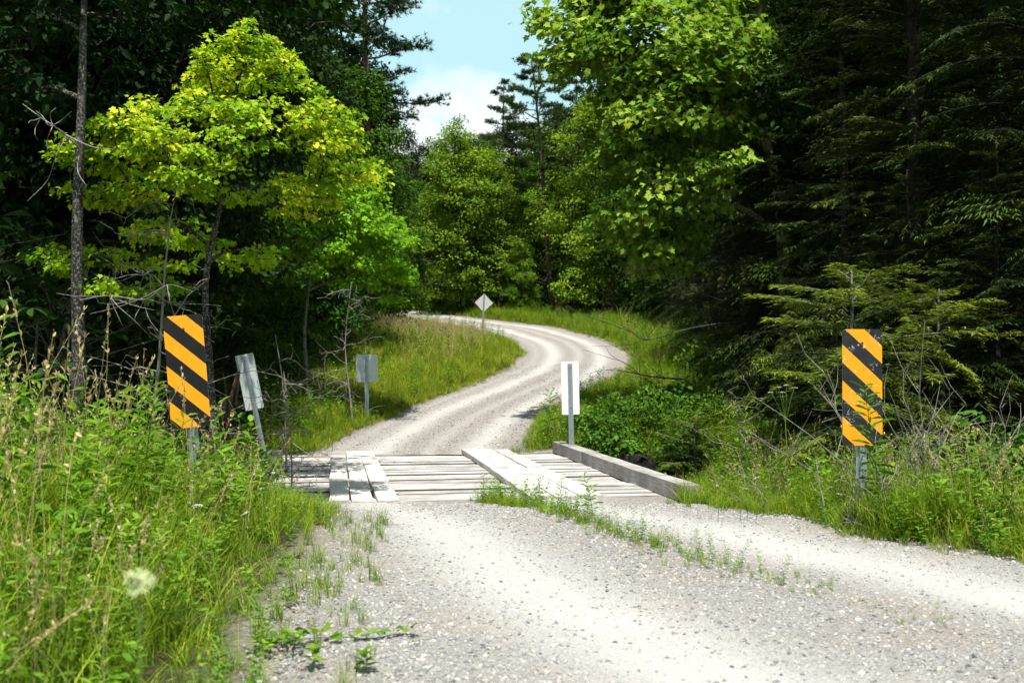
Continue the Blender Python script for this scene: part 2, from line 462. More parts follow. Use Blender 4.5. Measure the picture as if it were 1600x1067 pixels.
# ------------------------------------------------------------------ the lie of the land
ZY = np.array([-60, 7.6, 9.1, 11.0, 17.4, 20.3, 23.8, 28, 32.2, 36.4, 40.6, 44.1, 46.9, 49.7, 53.2, 56.7, 70, 100, 210, 560])
ZZ = np.array([.30, .30, .22, .0, .0, .25, .49, .85, 1.36, 1.93, 2.5, 2.95, 3.34, 3.67, 4.1, 4.5, 6.4, 13, 42, 70])
BA = np.array([-0.53, 11.2]); BB = np.array([-1.61, 17.3])
BU = (BB - BA) / np.linalg.norm(BB - BA); BR = np.array([BU[1], -BU[0]]); BL = np.linalg.norm(BB - BA)
CPX = [(655, 17.2), (660, 17.9), (700, 20.3), (750, 23.8), (818, 28), (880, 32.2), (898, 36.4), (878, 40.6), (838, 44.1), (800, 46.9), (740, 49.7), (680, 53.2), (630, 56.7)]
CL = np.array([[(p - 800) * d / F, d] for p, d in CPX] + [[-9.5, 60], [-14, 63], [-22, 66.5], [-40, 72]])
def spline(P, n=14):
    P = np.asarray(P, float); out = []
    Q = np.vstack([2 * P[0] - P[1], P, 2 * P[-1] - P[-2]])
    for i in range(1, len(Q) - 2):
        a, b, c, d = Q[i - 1:i + 3]
        t = np.linspace(0, 1, n, endpoint=False)[:, None]
        out.append(0.5 * (2 * b + (c - a) * t + (2 * a - 5 * b + 4 * c - d) * t ** 2 + (3 * b - a - 3 * c + d) * t ** 3))
    return np.vstack(out + [P[-1:]])
CLS = spline(CL, 10)
HW = np.interp(CLS[:, 1], [17, 20, 28, 34, 46, 60], [1.75, 1.65, 1.65, 1.85, 1.8, 1.8])
# near road: left and right edge against distance
LY = np.array([-14, -6, -3, 0, 3.85, 4.9, 6.0, 8.4, 10.1, 11.3]); LX = np.array([4.5, 1.6, 0.6, -0.25, -0.95, -1.17, -1.2, -1.45, -1.75, -2.3])
RY = np.array([-14, -3, 0, 2.5, 4.2, 5.3, 6.2, 7.2, 8.5, 10.5, 11.3]); RX = np.array([14, 8.5, 6.8, 5.6, 4.5, 3.8, 3.2, 2.55, 2.2, 1.82, 1.9])

def far_dist(x, y):
    x = np.atleast_1d(x); y = np.atleast_1d(y)
    best = np.full(len(x), 1e9)
    for i in range(len(CLS) - 1):
        a, b = CLS[i], CLS[i + 1]; ab = b - a
        t = np.clip(((x - a[0]) * ab[0] + (y - a[1]) * ab[1]) / (ab @ ab), 0, 1)
        dd = np.hypot(x - a[0] - t * ab[0], y - a[1] - t * ab[1]) - HW[i]
        best = np.minimum(best, dd)
    return best
def road_dist(x, y):
    """distance outside the gravel (negative on it), the bridge counts as gravel"""
    x = np.atleast_1d(np.asarray(x, float)); y = np.atleast_1d(np.asarray(y, float))
    near = np.maximum(np.interp(y, LY, LX) - x, x - np.interp(y, RY, RX))
    near = np.where(y > 11.5, np.maximum(near, y - 11.5), near)
    s = (x - BA[0]) * BU[0] + (y - BA[1]) * BU[1]; t = (x - BA[0]) * BR[0] + (y - BA[1]) * BR[1]
    br = np.maximum(np.abs(t) - 2.6, np.maximum(-s - 0.2, s - BL))
    return np.minimum(np.minimum(near, far_dist(x, y)), br)
def side_left(x, y):
    """+1 left of the road, -1 right / outside the bend"""
    cx = np.interp(y, CL[:10, 1], CL[:10, 0])
    cx = np.where(y < 11.2, 0.5 * (np.interp(y, LY, LX) + np.interp(y, RY, RX)), cx)
    return np.where(x < cx, 1.0, -1.0)
def ground(x, y, carve=True):
    sh = np.shape(x)
    x = np.atleast_1d(np.asarray(x, float)).ravel(); y = np.atleast_1d(np.asarray(y, float)).ravel()
    z = np.interp(y, ZY, ZZ)
    rd = road_dist(x, y)
    off = np.clip(rd, 0, 12)
    inside_bend = (side_left(x, y) > 0) & (y < 47)
    bank = np.where(inside_bend, 0.13 * np.clip(off - 0.3, 0, 7) * sstep(18, 22, y) * (1 - .9 * sstep(34, 45, y)), 0)
    bank = np.where(~inside_bend & (y > 22), 0.03 * off, bank)
    z = z + bank + 0.05 * wob(x, y, 0.9, 3) * sstep(0.2, 1.5, rd) + 0.25 * wob(x, y, 0.12, 5) * sstep(3, 10, rd)
    z = z + 0.38 * np.clip(np.abs(x) - 13, 0, 60) * sstep(4, 14, y)
    s = (x - BA[0]) * BU[0] + (y - BA[1]) * BU[1]
    s = s + 0.25 * wob(x, y, 0.5, 8)
    cr = (1 - sstep(9, 14, np.abs(x))) * sstep(0.35, 1.7, s) * (1 - sstep(BL - 1.7, BL - 0.3, s))
    t = np.abs((x - BA[0]) * BR[0] + (y - BA[1]) * BR[1])
    z = z - cr * 1.45
    if carve:
        z = z - 0.07 * (1 - sstep(-0.35, 0.05, rd))
    return z.reshape(sh) if sh else float(z[0])
def gz(x, y):
    return float(ground(np.array([x]), np.array([y]))[0])
def road_z(x, y):
    x = np.asarray(x, float); y = np.asarray(y, float)
    return np.interp(y, ZY, ZZ) + 0.012

# ground sheet
def axis_pts(segs):
    o = [segs[0][0]]
    for a, b, st in segs:
        n = max(1, int(round((b - a) / st)))
        o += list(a + (b - a) * (np.arange(n) + 1) / n)
    return np.array(o)
gx = axis_pts([(-420, -90, 30), (-90, -24, 4), (-24, -8, 0.8), (-8, 8, 0.2), (8, 24, 0.8), (24, 90, 4), (90, 420, 30)])
gy = axis_pts([(-60, -4, 4), (-4, 3, 0.5), (3, 24, 0.2), (24, 62, 0.4), (62, 110, 2), (110, 560, 30)])
XX, YY = np.meshgrid(gx, gy)
GZ = ground(XX.ravel(), YY.ravel())
nx, ny = len(gx), len(gy)
idx = np.arange(nx * ny).reshape(ny, nx)
GQ = np.stack([idx[:-1, :-1], idx[:-1, 1:], idx[1:, 1:], idx[1:, :-1]], -1).reshape(-1, 4)
me = new_mesh('ground', np.stack([XX.ravel(), YY.ravel(), GZ], 1), [GQ], attrs={'dust': 1 - sstep(.0, .3, road_dist(XX.ravel(), YY.ravel()))}, smooth=True, mats=[M['ground']])
o = link('ground', me); o['kind'] = 'structure'

# gravel road: a near stretch and a far stretch either side of the bridge
def polyline_dist(x, y, P):
    best = np.full(len(x), 1e9)
    for a, b in zip(P[:-1], P[1:]):
        ab = b - a
        t = np.clip(((x - a[0]) * ab[0] + (y - a[1]) * ab[1]) / (ab @ ab), 0, 1)
        best = np.minimum(best, np.hypot(x - a[0] - t * ab[0], y - a[1] - t * ab[1]))
    return best
TR_L = np.array([[-1.65, 11.6], [-1.35, 10.2], [-0.68, 8.2], [-0.12, 6.3], [0.25, 5.2], [0.78, 4.0], [2.2, 2.2], [5, 0], [10, -3]])
TR_R = np.array([[0.62, 11.6], [0.80, 10.2], [1.12, 8.6], [1.55, 7.4], [2.1, 6.4], [2.65, 5.3], [4, 3.6], [7, 1.4], [12, -1]])
MID = np.array([[-0.25, 11.2], [-0.05, 10.4], [0.30, 8.9], [0.68, 7.5], [1.12, 6.4], [1.62, 5.5], [2.05, 4.75], [3.2, 3.3]])

def strip_mesh(name, A, B, track_fn, nw):
    n = len(A)
    t = np.linspace(0, 1, nw)
    P = A[:, None] * (1 - t)[None, :, None] + B[:, None] * t[None, :, None]
    x, y = P[..., 0].ravel(), P[..., 1].ravel()
    tr = track_fn(x, y)
    e = np.tile(np.minimum(t, 1 - t), n)
    z = road_z(x, y) - 0.028 * tr + 0.018 * wob(x, y, 2.4, 11) + 0.008 * wob(x, y, 9, 12)
    z += 0.06 * tr * sstep(10.0, 10.9, y) * (y < 12)
    z -= 0.11 * (1 - sstep(0.0, 0.07, e))
    ii = np.arange(n * nw).reshape(n, nw)
    Q = np.stack([ii[:-1, :-1], ii[:-1, 1:], ii[1:, 1:], ii[1:, :-1]], -1).reshape(-1, 4)
    return new_mesh(name, np.stack([x, y, z], 1), [Q], {'track': tr}, True, [M['road']])
def near_track(x, y):
    dl = polyline_dist(x, y, TR_L); dr = polyline_dist(x, y, TR_R)
    w = np.interp(y, [3, 11], [0.52, 0.42])
    return np.clip(np.exp(-(dl / w) ** 2) + np.exp(-(dr / (w * 0.95)) ** 2), 0, 1) * 1.05
def far_off(x, y):
    return far_dist(x, y)
def far_track(x, y):
    best = np.full(len(x), 1e9); off = np.zeros(len(x))
    for i in range(len(CLS) - 1):
        a, b = CLS[i], CLS[i + 1]; ab = b - a; L = np.linalg.norm(ab)
        t = np.clip(((x - a[0]) * ab[0] + (y - a[1]) * ab[1]) / (ab @ ab), 0, 1)
        dx, dy = x - a[0] - t * ab[0], y - a[1] - t * ab[1]
        dd = np.hypot(dx, dy); sg = (ab[0] * dy - ab[1] * dx) / L
        k = dd < best; best = np.where(k, dd, best); off = np.where(k, sg, off)
    o = 0
    for c, w, a in ((-0.95, 0.3, 1.0), (0.75, 0.32, 1.0), (-0.15, 0.16, 0.55), (1.4, 0.12, 0.4)):
        o = o + a * np.exp(-((off - c) / w) ** 2)
    return np.clip(o, 0, 1)
yy = np.concatenate([np.linspace(-13, 2.5, 30), np.linspace(2.6, 11.42, 170)])
A = np.stack([np.interp(yy, LY, LX) - 0.22 + 0.10 * wob(yy, yy * 0, 1.9, 21), yy], 1)
B = np.stack([np.interp(yy, RY, RX) + 0.22 + 0.10 * wob(yy, yy * 0, 2.3, 22), yy], 1)
# end of the near stretch follows the bridge edge
sh = sstep(9.5, 11.42, yy)
A[:, 1] -= sh * 0.36; B[:, 1] += sh * 0.36
o = link('gravel_road', strip_mesh('gravel_road', A, B, near_track, 64)); o['kind'] = 'structure'
C = CLS; Tn = unit(np.gradient(C, axis=0)); Nn = np.stack([Tn[:, 1], -Tn[:, 0]], 1)
wv = 0.10 * wob(C[:, 1] * 1.0, C[:, 0], 1.7, 23)
A2 = C - Nn * (HW + 0.2 + wv)[:, None]; B2 = C + Nn * (HW + 0.2 - wv)[:, None]
A2[:6] += 0; 
o = link('gravel_road', strip_mesh('gravel_road_far', A2, B2, far_track, 26)); o['kind'] = 'structure'

# creek under the bridge
mb = MB()
Lc = np.array([BA + BU * (BL / 2) + BR * t for t in (-60, 60)])
w = BU * 2.6
mb.add([(*(Lc[0] - w), -1.25), (*(Lc[1] - w), -1.25), (*(Lc[1] + w), -1.25), (*(Lc[0] + w), -1.25)], [(0, 1, 2, 3)])
o = link('creek_water', mb.mesh('creek_water', M['water'])); o['kind'] = 'structure'

# ------------------------------------------------------------------ bridge
bang = math.atan2(BR[1], BR[0])
bridge = thing('wooden_bridge', 'low weathered plank bridge with two raised wheel tracks and timber curbs', 'bridge', (BA[0], BA[1], 0), (0, 0, bang))
def plank_mesh(name, L, Wd, H, m, seed, nseg=5, jit=0.006, side=None):
    rng = np.random.RandomState(seed)
    xs = np.linspace(-L / 2, L / 2, nseg + 1)
    V = []
    for i, x in enumerate(xs):
        a, b = rng.normal(0, jit, 2); ex = rng.normal(0, jit * 1.5) if i in (0, nseg) else 0
        V += [(x + ex, -Wd / 2 + a, -H), (x + ex, Wd / 2 + b, -H), (x + ex, Wd / 2 + b, -0.006), (x + ex, Wd / 2 + b - 0.004, rng.normal(0, .002)), (x + ex, -Wd / 2 + a + 0.004, rng.normal(0, .002)), (x + ex, -Wd / 2 + a, -0.006)]
    Q = []
    for i in range(nseg):
        for k in range(6):
            p, q = i * 6 + k, i * 6 + (k + 1) % 6
            Q.append((p, p + 6, q + 6, q))
    V = np.array(V)
    e = nseg * 6
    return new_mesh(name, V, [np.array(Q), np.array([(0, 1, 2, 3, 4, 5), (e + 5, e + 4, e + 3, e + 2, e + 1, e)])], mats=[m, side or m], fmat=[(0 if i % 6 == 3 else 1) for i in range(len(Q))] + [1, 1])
NP = 20; pitch = BL / NP
rng = np.random.RandomState(4)
for i in range(NP + 1):
    wd = pitch - rng.uniform(0.008, 0.03)
    me = plank_mesh('deck_plank', 5.2, wd, 0.07, M['deck'], 100 + i, side=M['beam'])  # darker wood on the plank sides paints shade into the gaps
    link('deck_plank', me, bridge, (rng.normal(0, .03), (i + 0.5) * pitch - 0.12, rng.normal(0, .008)), (rng.normal(0, .016), rng.normal(0, 0.0015), rng.normal(0, .004)))
def track(offs, wd, joints, seed, y0, y1):
    r = np.random.RandomState(seed)
    for k, (ox, jn) in enumerate(zip(offs, joints)):
        cuts = [y0 + r.normal(0, .03)] + jn + [y1 + r.normal(0, .05)]
        for a, b in zip(cuts[:-1], cuts[1:]):
            L = b - a - 0.012
            me = plank_mesh('track_plank', L, wd - r.uniform(.006, .02), 0.072, M['track'], seed * 10 + k, 7, 0.004)
            link('track_plank', me, bridge, (ox + r.normal(0, .004), (a + b) / 2, 0.078 + r.normal(0, .004)), (r.normal(0, .004), 0, rad(90) + r.normal(0, .004)))
track([-1.14 - .245, -1.14, -1.14 + .245], 0.243, [[3.1], [], []], 7, -0.28, 6.2)
track([1.14 - .275, 1.14, 1.14 + .275], 0.273, [[2.95], [2.95], [3.0]], 8, -0.2, 6.15)
for sgn, cuts in ((1, [(-0.5, 1.55, 0.02), (1.56, 4.05, 0.0), (4.06, 6.1, 0.0)]), (-1, [(0.2, 2.9, 0.0), (2.93, 5.1, 0.0)])):
    for a, b, tw in cuts:
        me = plank_mesh('curb_timber', b - a, 0.22, 0.19, M['curb'], int(50 + a * 10), 5, 0.002)
        link('curb_timber', me, bridge, (sgn * ((2.46 if sgn > 0 else 2.36) + tw), (a + b) / 2, 0.20), (0, 0, rad(90) + sgn * tw * 1.0))
for t in (-2.1, -0.7, 0.7, 2.1):
    me = plank_mesh('stringer_beam', 6.3, 0.26, 0.34, M['beam'], int(70 + t * 10), 4)
    link('stringer_beam', me, bridge, (t, BL / 2, -0.078), (0, 0, rad(90)))
for s in (0.02, BL - 0.02):
    me = plank_mesh('abutment_beam', 5.6, 0.3, 1.1, M['beam'], int(80 + s), 4)
    link('abutment_beam', me, bridge, (0, s, -0.43), (0, 0, 0))

# ------------------------------------------------------------------ road signs
def rounded_panel(name, w, h, r, th, mats):
    """front face towards -y uses slot 0, back and rim slot 1"""
    pts = []
    for cx, cz, a0 in ((w/2-r, h/2-r, 0), (-w/2+r, h/2-r, 90), (-w/2+r, -h/2+r, 180), (w/2-r, -h/2+r, 270)):
        for k in range(5):
            a = rad(a0 + k * 22.5); pts.append((cx + r * math.cos(a), cz + r * math.sin(a)))
    n = len(pts)
    V = [(x, -th/2, z) for x, z in pts] + [(x, th/2, z) for x, z in pts]
    rim = [(i, i + n, (i + 1) % n + n, (i + 1) % n) for i in range(n)]
    return new_mesh(name, V, [np.array([list(range(n))]), np.array([list(range(2*n-1, n-1, -1))]), np.array(rim)], mats=mats, fmat=[0, 1] + [1] * n)
def channel_post(name, L, m, hole=True):
    """flanged U-channel post, open side to -y, with a row of punched holes in the web"""
    mb = MB()
    wb, fl, dp, t = 0.016, 0.020, 0.028, 0.004
    # web as a ladder with square holes
    n = int(L / 0.0254)
    V = []; Q = []
    def sheet(x0, x1, z0, z1, y):
        mb.add([(x0, y, z0), (x1, y, z0), (x1, y, z1), (x0, y, z1)], [(0, 1, 2, 3)])
    sheet(-wb, -0.0055, 0, L, 0); sheet(0.0055, wb, 0, L, 0)
    for k in range(n):
        z = k * 0.0254
        sheet(-0.0055, 0.0055, z, z + 0.0155, 0)
    for s in (-1, 1):
        mb.add([(s*wb, 0, 0), (s*(wb+.006), dp, 0), (s*(wb+.006), dp, L), (s*wb, 0, L)], [(0, 1, 2, 3)])
        mb.add([(s*(wb+.006), dp, 0), (s*(wb+.006+fl), dp, 0), (s*(wb+.006+fl), dp, L), (s*(wb+.006), dp, L)], [(0, 1, 2, 3)])
        mb.add([(s*(wb+.006+fl), dp, 0), (s*(wb+.006+fl), dp+t, 0), (s*(wb+.006+fl), dp+t, L), (s*(wb+.006+fl), dp, L)], [(0, 1, 2, 3)])
    mb.box((-wb+.001, dp*0.9, 0), (wb-.001, dp*0.95, L))
    me = mb.mesh(name, m, False)
    return me
def bolt_mesh():
    mb = MB(); mb.tube([(0, 0, 0), (0, -0.007, 0)], [0.011, 0.009], 6)
    return mb.mesh('bolt', M['bolt'], False)
BOLT = bolt_mesh()
def sign(name, label, cat, px, d, py_top, py_bot, w, h, front, back, lean=0.0, yaw=0.0, face_cam=True, r=0.03, diamond=False, group=None):
    s = F / d
    x = (px - 800) / s
    zc = EYE + (HOR - (py_top + py_bot) / 2) / s
    g = gz(x, d)
    root = thing(name, label, cat, (x, d, zc), (0, lean, yaw), group)
    pm = rounded_panel('panel', w, h, r, 0.003, [front, back])
    p = link('panel', pm, root, rot=(0, rad(45) if diamond else 0, 0 if face_cam else math.pi))
    if diamond: p.rotation_euler = (0, rad(45), math.pi)
    hh = (math.hypot(w, h) / 2) if diamond else h / 2
    L = zc - g + 0.35 + hh - 0.04
    post = link('post', channel_post('post', L, M['galv']), root, (0, 0.006, hh - 0.04 - L) if face_cam else (0, -0.036, hh - 0.04 - L))
    for bz in (hh - 0.11, -hh + 0.11):
        if diamond: link('bolt', BOLT, post, (0, 0, bz - hh + 0.04 + L))
        elif face_cam: link('bolt', BOLT, p, (0, -0.003, bz))
        else: link('bolt', BOLT, post, (0, 0, bz - hh + 0.04 + L))
    return root
sign('hazard_marker_sign', 'clean orange and black striped marker sign tilted in tall weeds on the left', 'sign', 292, 7.98, 492, 668, 0.312, 0.90, M['stripe'], M['alu_pale'], lean=rad(-5.0), yaw=rad(3))
sign('hazard_marker_sign', 'scratched orange and black striped marker sign in dead brush on the right', 'sign', 1347, 7.85, 514, 696, 0.31, 0.915, M['stripe_worn'], M['alu_pale'], lean=rad(0.2), yaw=rad(-2))
sign('hazard_marker_sign', 'back of tilted pale marker sign beyond the bridge, left side', 'sign', 390, 16.6, 553, 640, 0.30, 0.93, M['stripe'], M['alu_pale'], lean=rad(-11.5), yaw=rad(8), face_cam=False, r=0.012)
sign('hazard_marker_sign', 'bright white back of upright marker sign by the right timber curb', 'sign', 891, 16.9, 565, 647, 0.30, 0.90, M['stripe_worn'], M['alu_white'], lean=rad(-1.2), yaw=rad(4), face_cam=False, r=0.02)
sign('road_sign', 'back of square-cornered grey metal sign standing in the grass bank', 'sign', 573, 21.6, 554, 597, 0.465, 0.60, M['alu_white'], M['alu_bare'], lean=rad(-0.5), yaw=rad(3), face_cam=False, r=0.025)
sign('diamond_road_sign', 'back of small grey diamond sign at the inside of the bend', 'sign', 756, 46.5, 459, 487, 0.61, 0.61, M['alu_white'], M['alu_grey'], lean=rad(2.5), yaw=rad(-5), face_cam=False, r=0.03, diamond=True)

# ------------------------------------------------------------------ leaf templates
def fan(outline, fold=0.12):
    """leaf outline (x along the leaf, y across) fanned from the midrib, sides folded up a little"""
    o = np.array(outline, float)
    c = np.array([[0.42 * o[:, 0].max(), 0.0]])
    P = np.vstack([c, o])
    z = fold * np.abs(P[:, 1]) - 0.10 * P[:, 0] ** 2
    n = len(o)
    return np.column_stack([P, z]), np.array([(0, i + 1, (i + 1) % n + 1) for i in range(n)])
KITE = (np.array([(0, 0, 0), (.5, .30, .06), (1, 0, -.08), (.5, -.30, .06)]), np.array([(0, 2, 1), (0, 3, 2)]))
OVATE = (np.array([(0, 0, 0), (.3, .24, .05), (.7, .2, .03), (1, 0, -.1), (.7, -.2, .03), (.3, -.24, .05)]), np.array([(0, 3, 2), (0, 2, 1), (0, 4, 3), (0, 5, 4)]))
LANCE = (np.array([(0, 0, 0), (.35, .09, .02), (.7, .07, 0), (1, 0, -.16), (.7, -.07, 0), (.35, -.09, .02)]), np.array([(0, 3, 2), (0, 2, 1), (0, 4, 3), (0, 5, 4)]))
MAPLE = fan([(0, 0), (.05, .32), (.28, .24), (.42, .52), (.60, .22), (1, 0), (.60, -.22), (.42, -.52), (.28, -.24), (.05, -.32)])
SYC = fan([(0, 0), (-.05, .28), (.12, .50), (.24, .30), (.45, .62), (.55, .36), (.62, .22), (.80, .16), (1, 0), (.80, -.16), (.62, -.22), (.55, -.36), (.45, -.62), (.24, -.30), (.12, -.50), (-.05, -.28)])
OBOV = (np.array([(.08, 0, 0), (.35, 0, .04), (.65, 0, .03), (1, 0, -.14), (.35, .10, .075), (.65, .19, .075), (.86, .13, -.01), (.35, -.10, .075), (.65, -.19, .075), (.86, -.13, -.01)]),
        np.array([(0, 1, 4), (1, 2, 5), (1, 5, 4), (2, 6, 5), (2, 3, 6), (0, 7, 1), (1, 8, 2), (1, 7, 8), (2, 8, 9), (2, 9, 3)]))

# ------------------------------------------------------------------ trees
def grow(rng, trunk, targets, step=0.35, sag=0.10):
    """connect crown points to the trunk: returns list of polylines with radii weights"""
    trunk = np.asarray(trunk, float)
    nodes = [p for p in trunk]; par = [-1] + list(range(len(trunk) - 1))
    ax = trunk[:, :2]
    order = np.argsort([np.min(np.linalg.norm(trunk - t, axis=1)) for t in targets])
    chains = []
    for k in order:
        t = targets[k]
        N = np.array(nodes)
        d = np.linalg.norm(N - t, axis=1)
        pen = np.clip(N[:, 2] - t[2] + 0.15 * d, 0, None) * 1.1
        pen = pen + np.where(np.arange(len(N)) < 2, 3.0, 0)
        j = int(np.argmin(d + pen))
        a = N[j]; L = d[j]; n = max(2, int(L / step) + 1)
        u = np.linspace(0, 1, n + 1)[1:]
        P = a + (t - a) * u[:, None]
        P[:, 2] += sag * L * np.sin(u * np.pi)
        P[:-1] += rng.normal(0, 0.05 * min(1, L), (n - 1, 3))
        ids = [j]
        for p in P:
            nodes.append(p); par.append(ids[-1]); ids.append(len(nodes) - 1)
        chains.append(ids)
    N = np.array(nodes); cnt = np.zeros(len(N))
    for ch in chains: cnt[ch[-1]] += 1
    for i in range(len(N) - 1, 0, -1):
        cnt[par[i]] += cnt[i]
    return N, chains, cnt

def broadleaf(name, seed, trunk, blobs, n_cl, n_lf, lsize, tmpl, lmat, bmat, r_base, cl_r=0.6, flat=0.55, r_tip=0.008, inner=0.30, up=0.9, tint_fn=None, twig=5, shell=0.5, droop=0.25, wild=0.1, pick=None, wexp=0.8):
    """trunk: list of points, blobs: (centre, radii). Returns trunk mesh and crown mesh."""
    rng = np.random.RandomState(seed)
    trunk = spline(np.asarray(trunk, float), 6)
    vol = np.array([np.prod(b[1]) ** wexp for b in blobs]); vol /= vol.sum()
    pts = []
    which = rng.choice(len(blobs), n_cl, p=vol)
    for b in which:
        c, r = np.array(blobs[b][0], float), np.array(blobs[b][1], float)
        dv = rdir(rng, 1)[0]
        rr = rng.uniform(inner, 1) ** shell
        if rng.rand() < wild: rr = rng.uniform(1.0, 1.38)
        pts.append(c + dv * r * rr)
    pts = np.array(pts)
    N, chains, cnt = grow(rng, trunk, pts)
    wd = MB()
    top = cnt[:len(trunk)]
    hfrac = np.linspace(0, 1, len(trunk))
    rt = np.maximum(r_base * (1 - 0.8 * hfrac) , r_tip * 2)
    rt[0] *= 1.35; 
    if len(rt) > 1: rt[1] *= 1.12
    wd.tube(trunk, rt, 10)
    rmax = r_base * 0.55
    cm = cnt[len(trunk):].max() if len(cnt) > len(trunk) else 1
    for ch in chains:
        P = N[ch]
        R = r_tip + (rmax - r_tip) * (cnt[ch] / cm) ** 0.55 * 0.75
        R[0] = min(R[0], R[1] * 1.25) if len(R) > 1 else R[0]
        R[-1] = r_tip
        wd.tube(P, R, 5 if R[0] < 0.03 else 6, cap=False)
    lf = MB()
    cc = blobs[0][0]
    cen = np.mean(pts, axis=0)
    ntot = n_cl * n_lf
    base = np.repeat(pts, n_lf, 0)
    dv = rdir(rng, ntot)
    rr = rng.uniform(0, 1, ntot) ** 0.5
    scl = np.repeat(rng.uniform(0.65, 1.3, n_cl), n_lf)
    offs = dv * rr[:, None] * cl_r * scl[:, None]; offs[:, 2] *= flat
    # layered: the cluster bows down at its rim
    hr = np.hypot(offs[:, 0], offs[:, 1])
    offs[:, 2] -= droop * hr ** 2 / cl_r
    pos = base + offs
    out = unit((pos - cen) * np.array([1, 1, 0.4]))
    nr = unit(np.array([0, 0, up]) + 0.45 * out + 0.55 * rng.normal(size=(ntot, 3)))
    axv = unit(out * 0.6 + rdir(rng, ntot) * 0.9 + np.array([0, 0, -0.45]))
    axv = unit(axv - nr * np.sum(axv * nr, 1)[:, None] * 0.8)
    ct = np.repeat(rng.uniform(0, 1, n_cl), n_lf)
    tint = 0.55 * ct + 0.45 * rng.uniform(0, 1, ntot)
    if tint_fn is not None:
        tint = tint_fn(pos, tint, rng)
    size = lsize * rng.uniform(0.6, 1.25, ntot); tint = np.clip(tint, 0, 1); singles = None
    if pick:
        pk = np.argsort(pos[:, 1] - size * 2)[:pick]
        singles = (pos[pk], axv[pk], nr[pk], size[pk], tint[pk])
        kp = np.ones(ntot, bool); kp[pk] = False
        pos, axv, nr, size, tint = pos[kp], axv[kp], nr[kp], size[kp], tint[kp]
    lf.leaves(tmpl[0], tmpl[1], pos, axv, nr, size, tint)
    # fine twigs inside each cluster
    if twig:
        for c in pts[:: max(1, len(pts) // 260)]:
            for q in range(twig):
                e = c + rdir(rng, 1)[0] * cl_r * np.array([.8, .8, .8 * flat])
                m_ = (c + e) / 2 + rng.normal(0, .04, 3)
                wd.tube([c, m_, e], [r_tip, r_tip * .7, r_tip * .4], 3, cap=False)
    res = (wd.mesh(name + '_trunk', bmat, True), lf.mesh(name + '_crown', lmat))
    return res + (singles,) if pick else res

def spray_unit(rng, lat=0.075, tw=0.026, tl=0.07, tw_w=0.22):
    """flat conifer spray of unit length along +x: twiglet positions, axes, sizes and wood lines"""
    pos, ax, sz, lines = [], [], [], []
    xs = np.arange(0.12, 1.0, lat / 2)
    for i, x in enumerate(xs):
        if rng.rand() < .12: continue
        x = x + rng.uniform(-.02, .02)
        sd = 1 if i % 2 else -1
        L = (0.46 * max(1 - x, 0) ** 0.7 + 0.07) * rng.uniform(.35, 1.25)
        a = rad(rng.uniform(36, 70)) * sd
        d0 = np.array([math.cos(a), math.sin(a), 0])
        n = max(2, int(L / tw))
        u = (np.arange(n) + .5) / n
        P = np.array([x, 0, 0]) + d0 * (u * L)[:, None]
        P[:, 2] += rng.normal(0, .12) * u * L - rng.uniform(.1, .8) * (u * L) ** 2
        P += rng.normal(0, .006, P.shape)
        lines.append(np.array([[x, 0, 0], P[n // 2], P[-1]]))
        for k in range(n):
            for s2 in (-1, 1):
                b = a + s2 * rad(rng.uniform(35, 60))
                dd = np.array([math.cos(b), math.sin(b), rng.uniform(-.45, .05)])
                pos.append(P[k]); ax.append(dd); sz.append(tl * (1.15 - .6 * u[k]) * rng.uniform(.7, 1.25))
        pos.append(P[-1]); ax.append(d0 + [0, 0, -.3]); sz.append(tl)
    return np.array(pos), unit(np.array(ax)), np.array(sz), lines

NEEDLE_TW = (np.array([(0, 0, 0), (.35, .09, 0), (1, 0, -.05), (.35, -.09, 0)]), np.array([(0, 2, 1), (0, 3, 2)]))

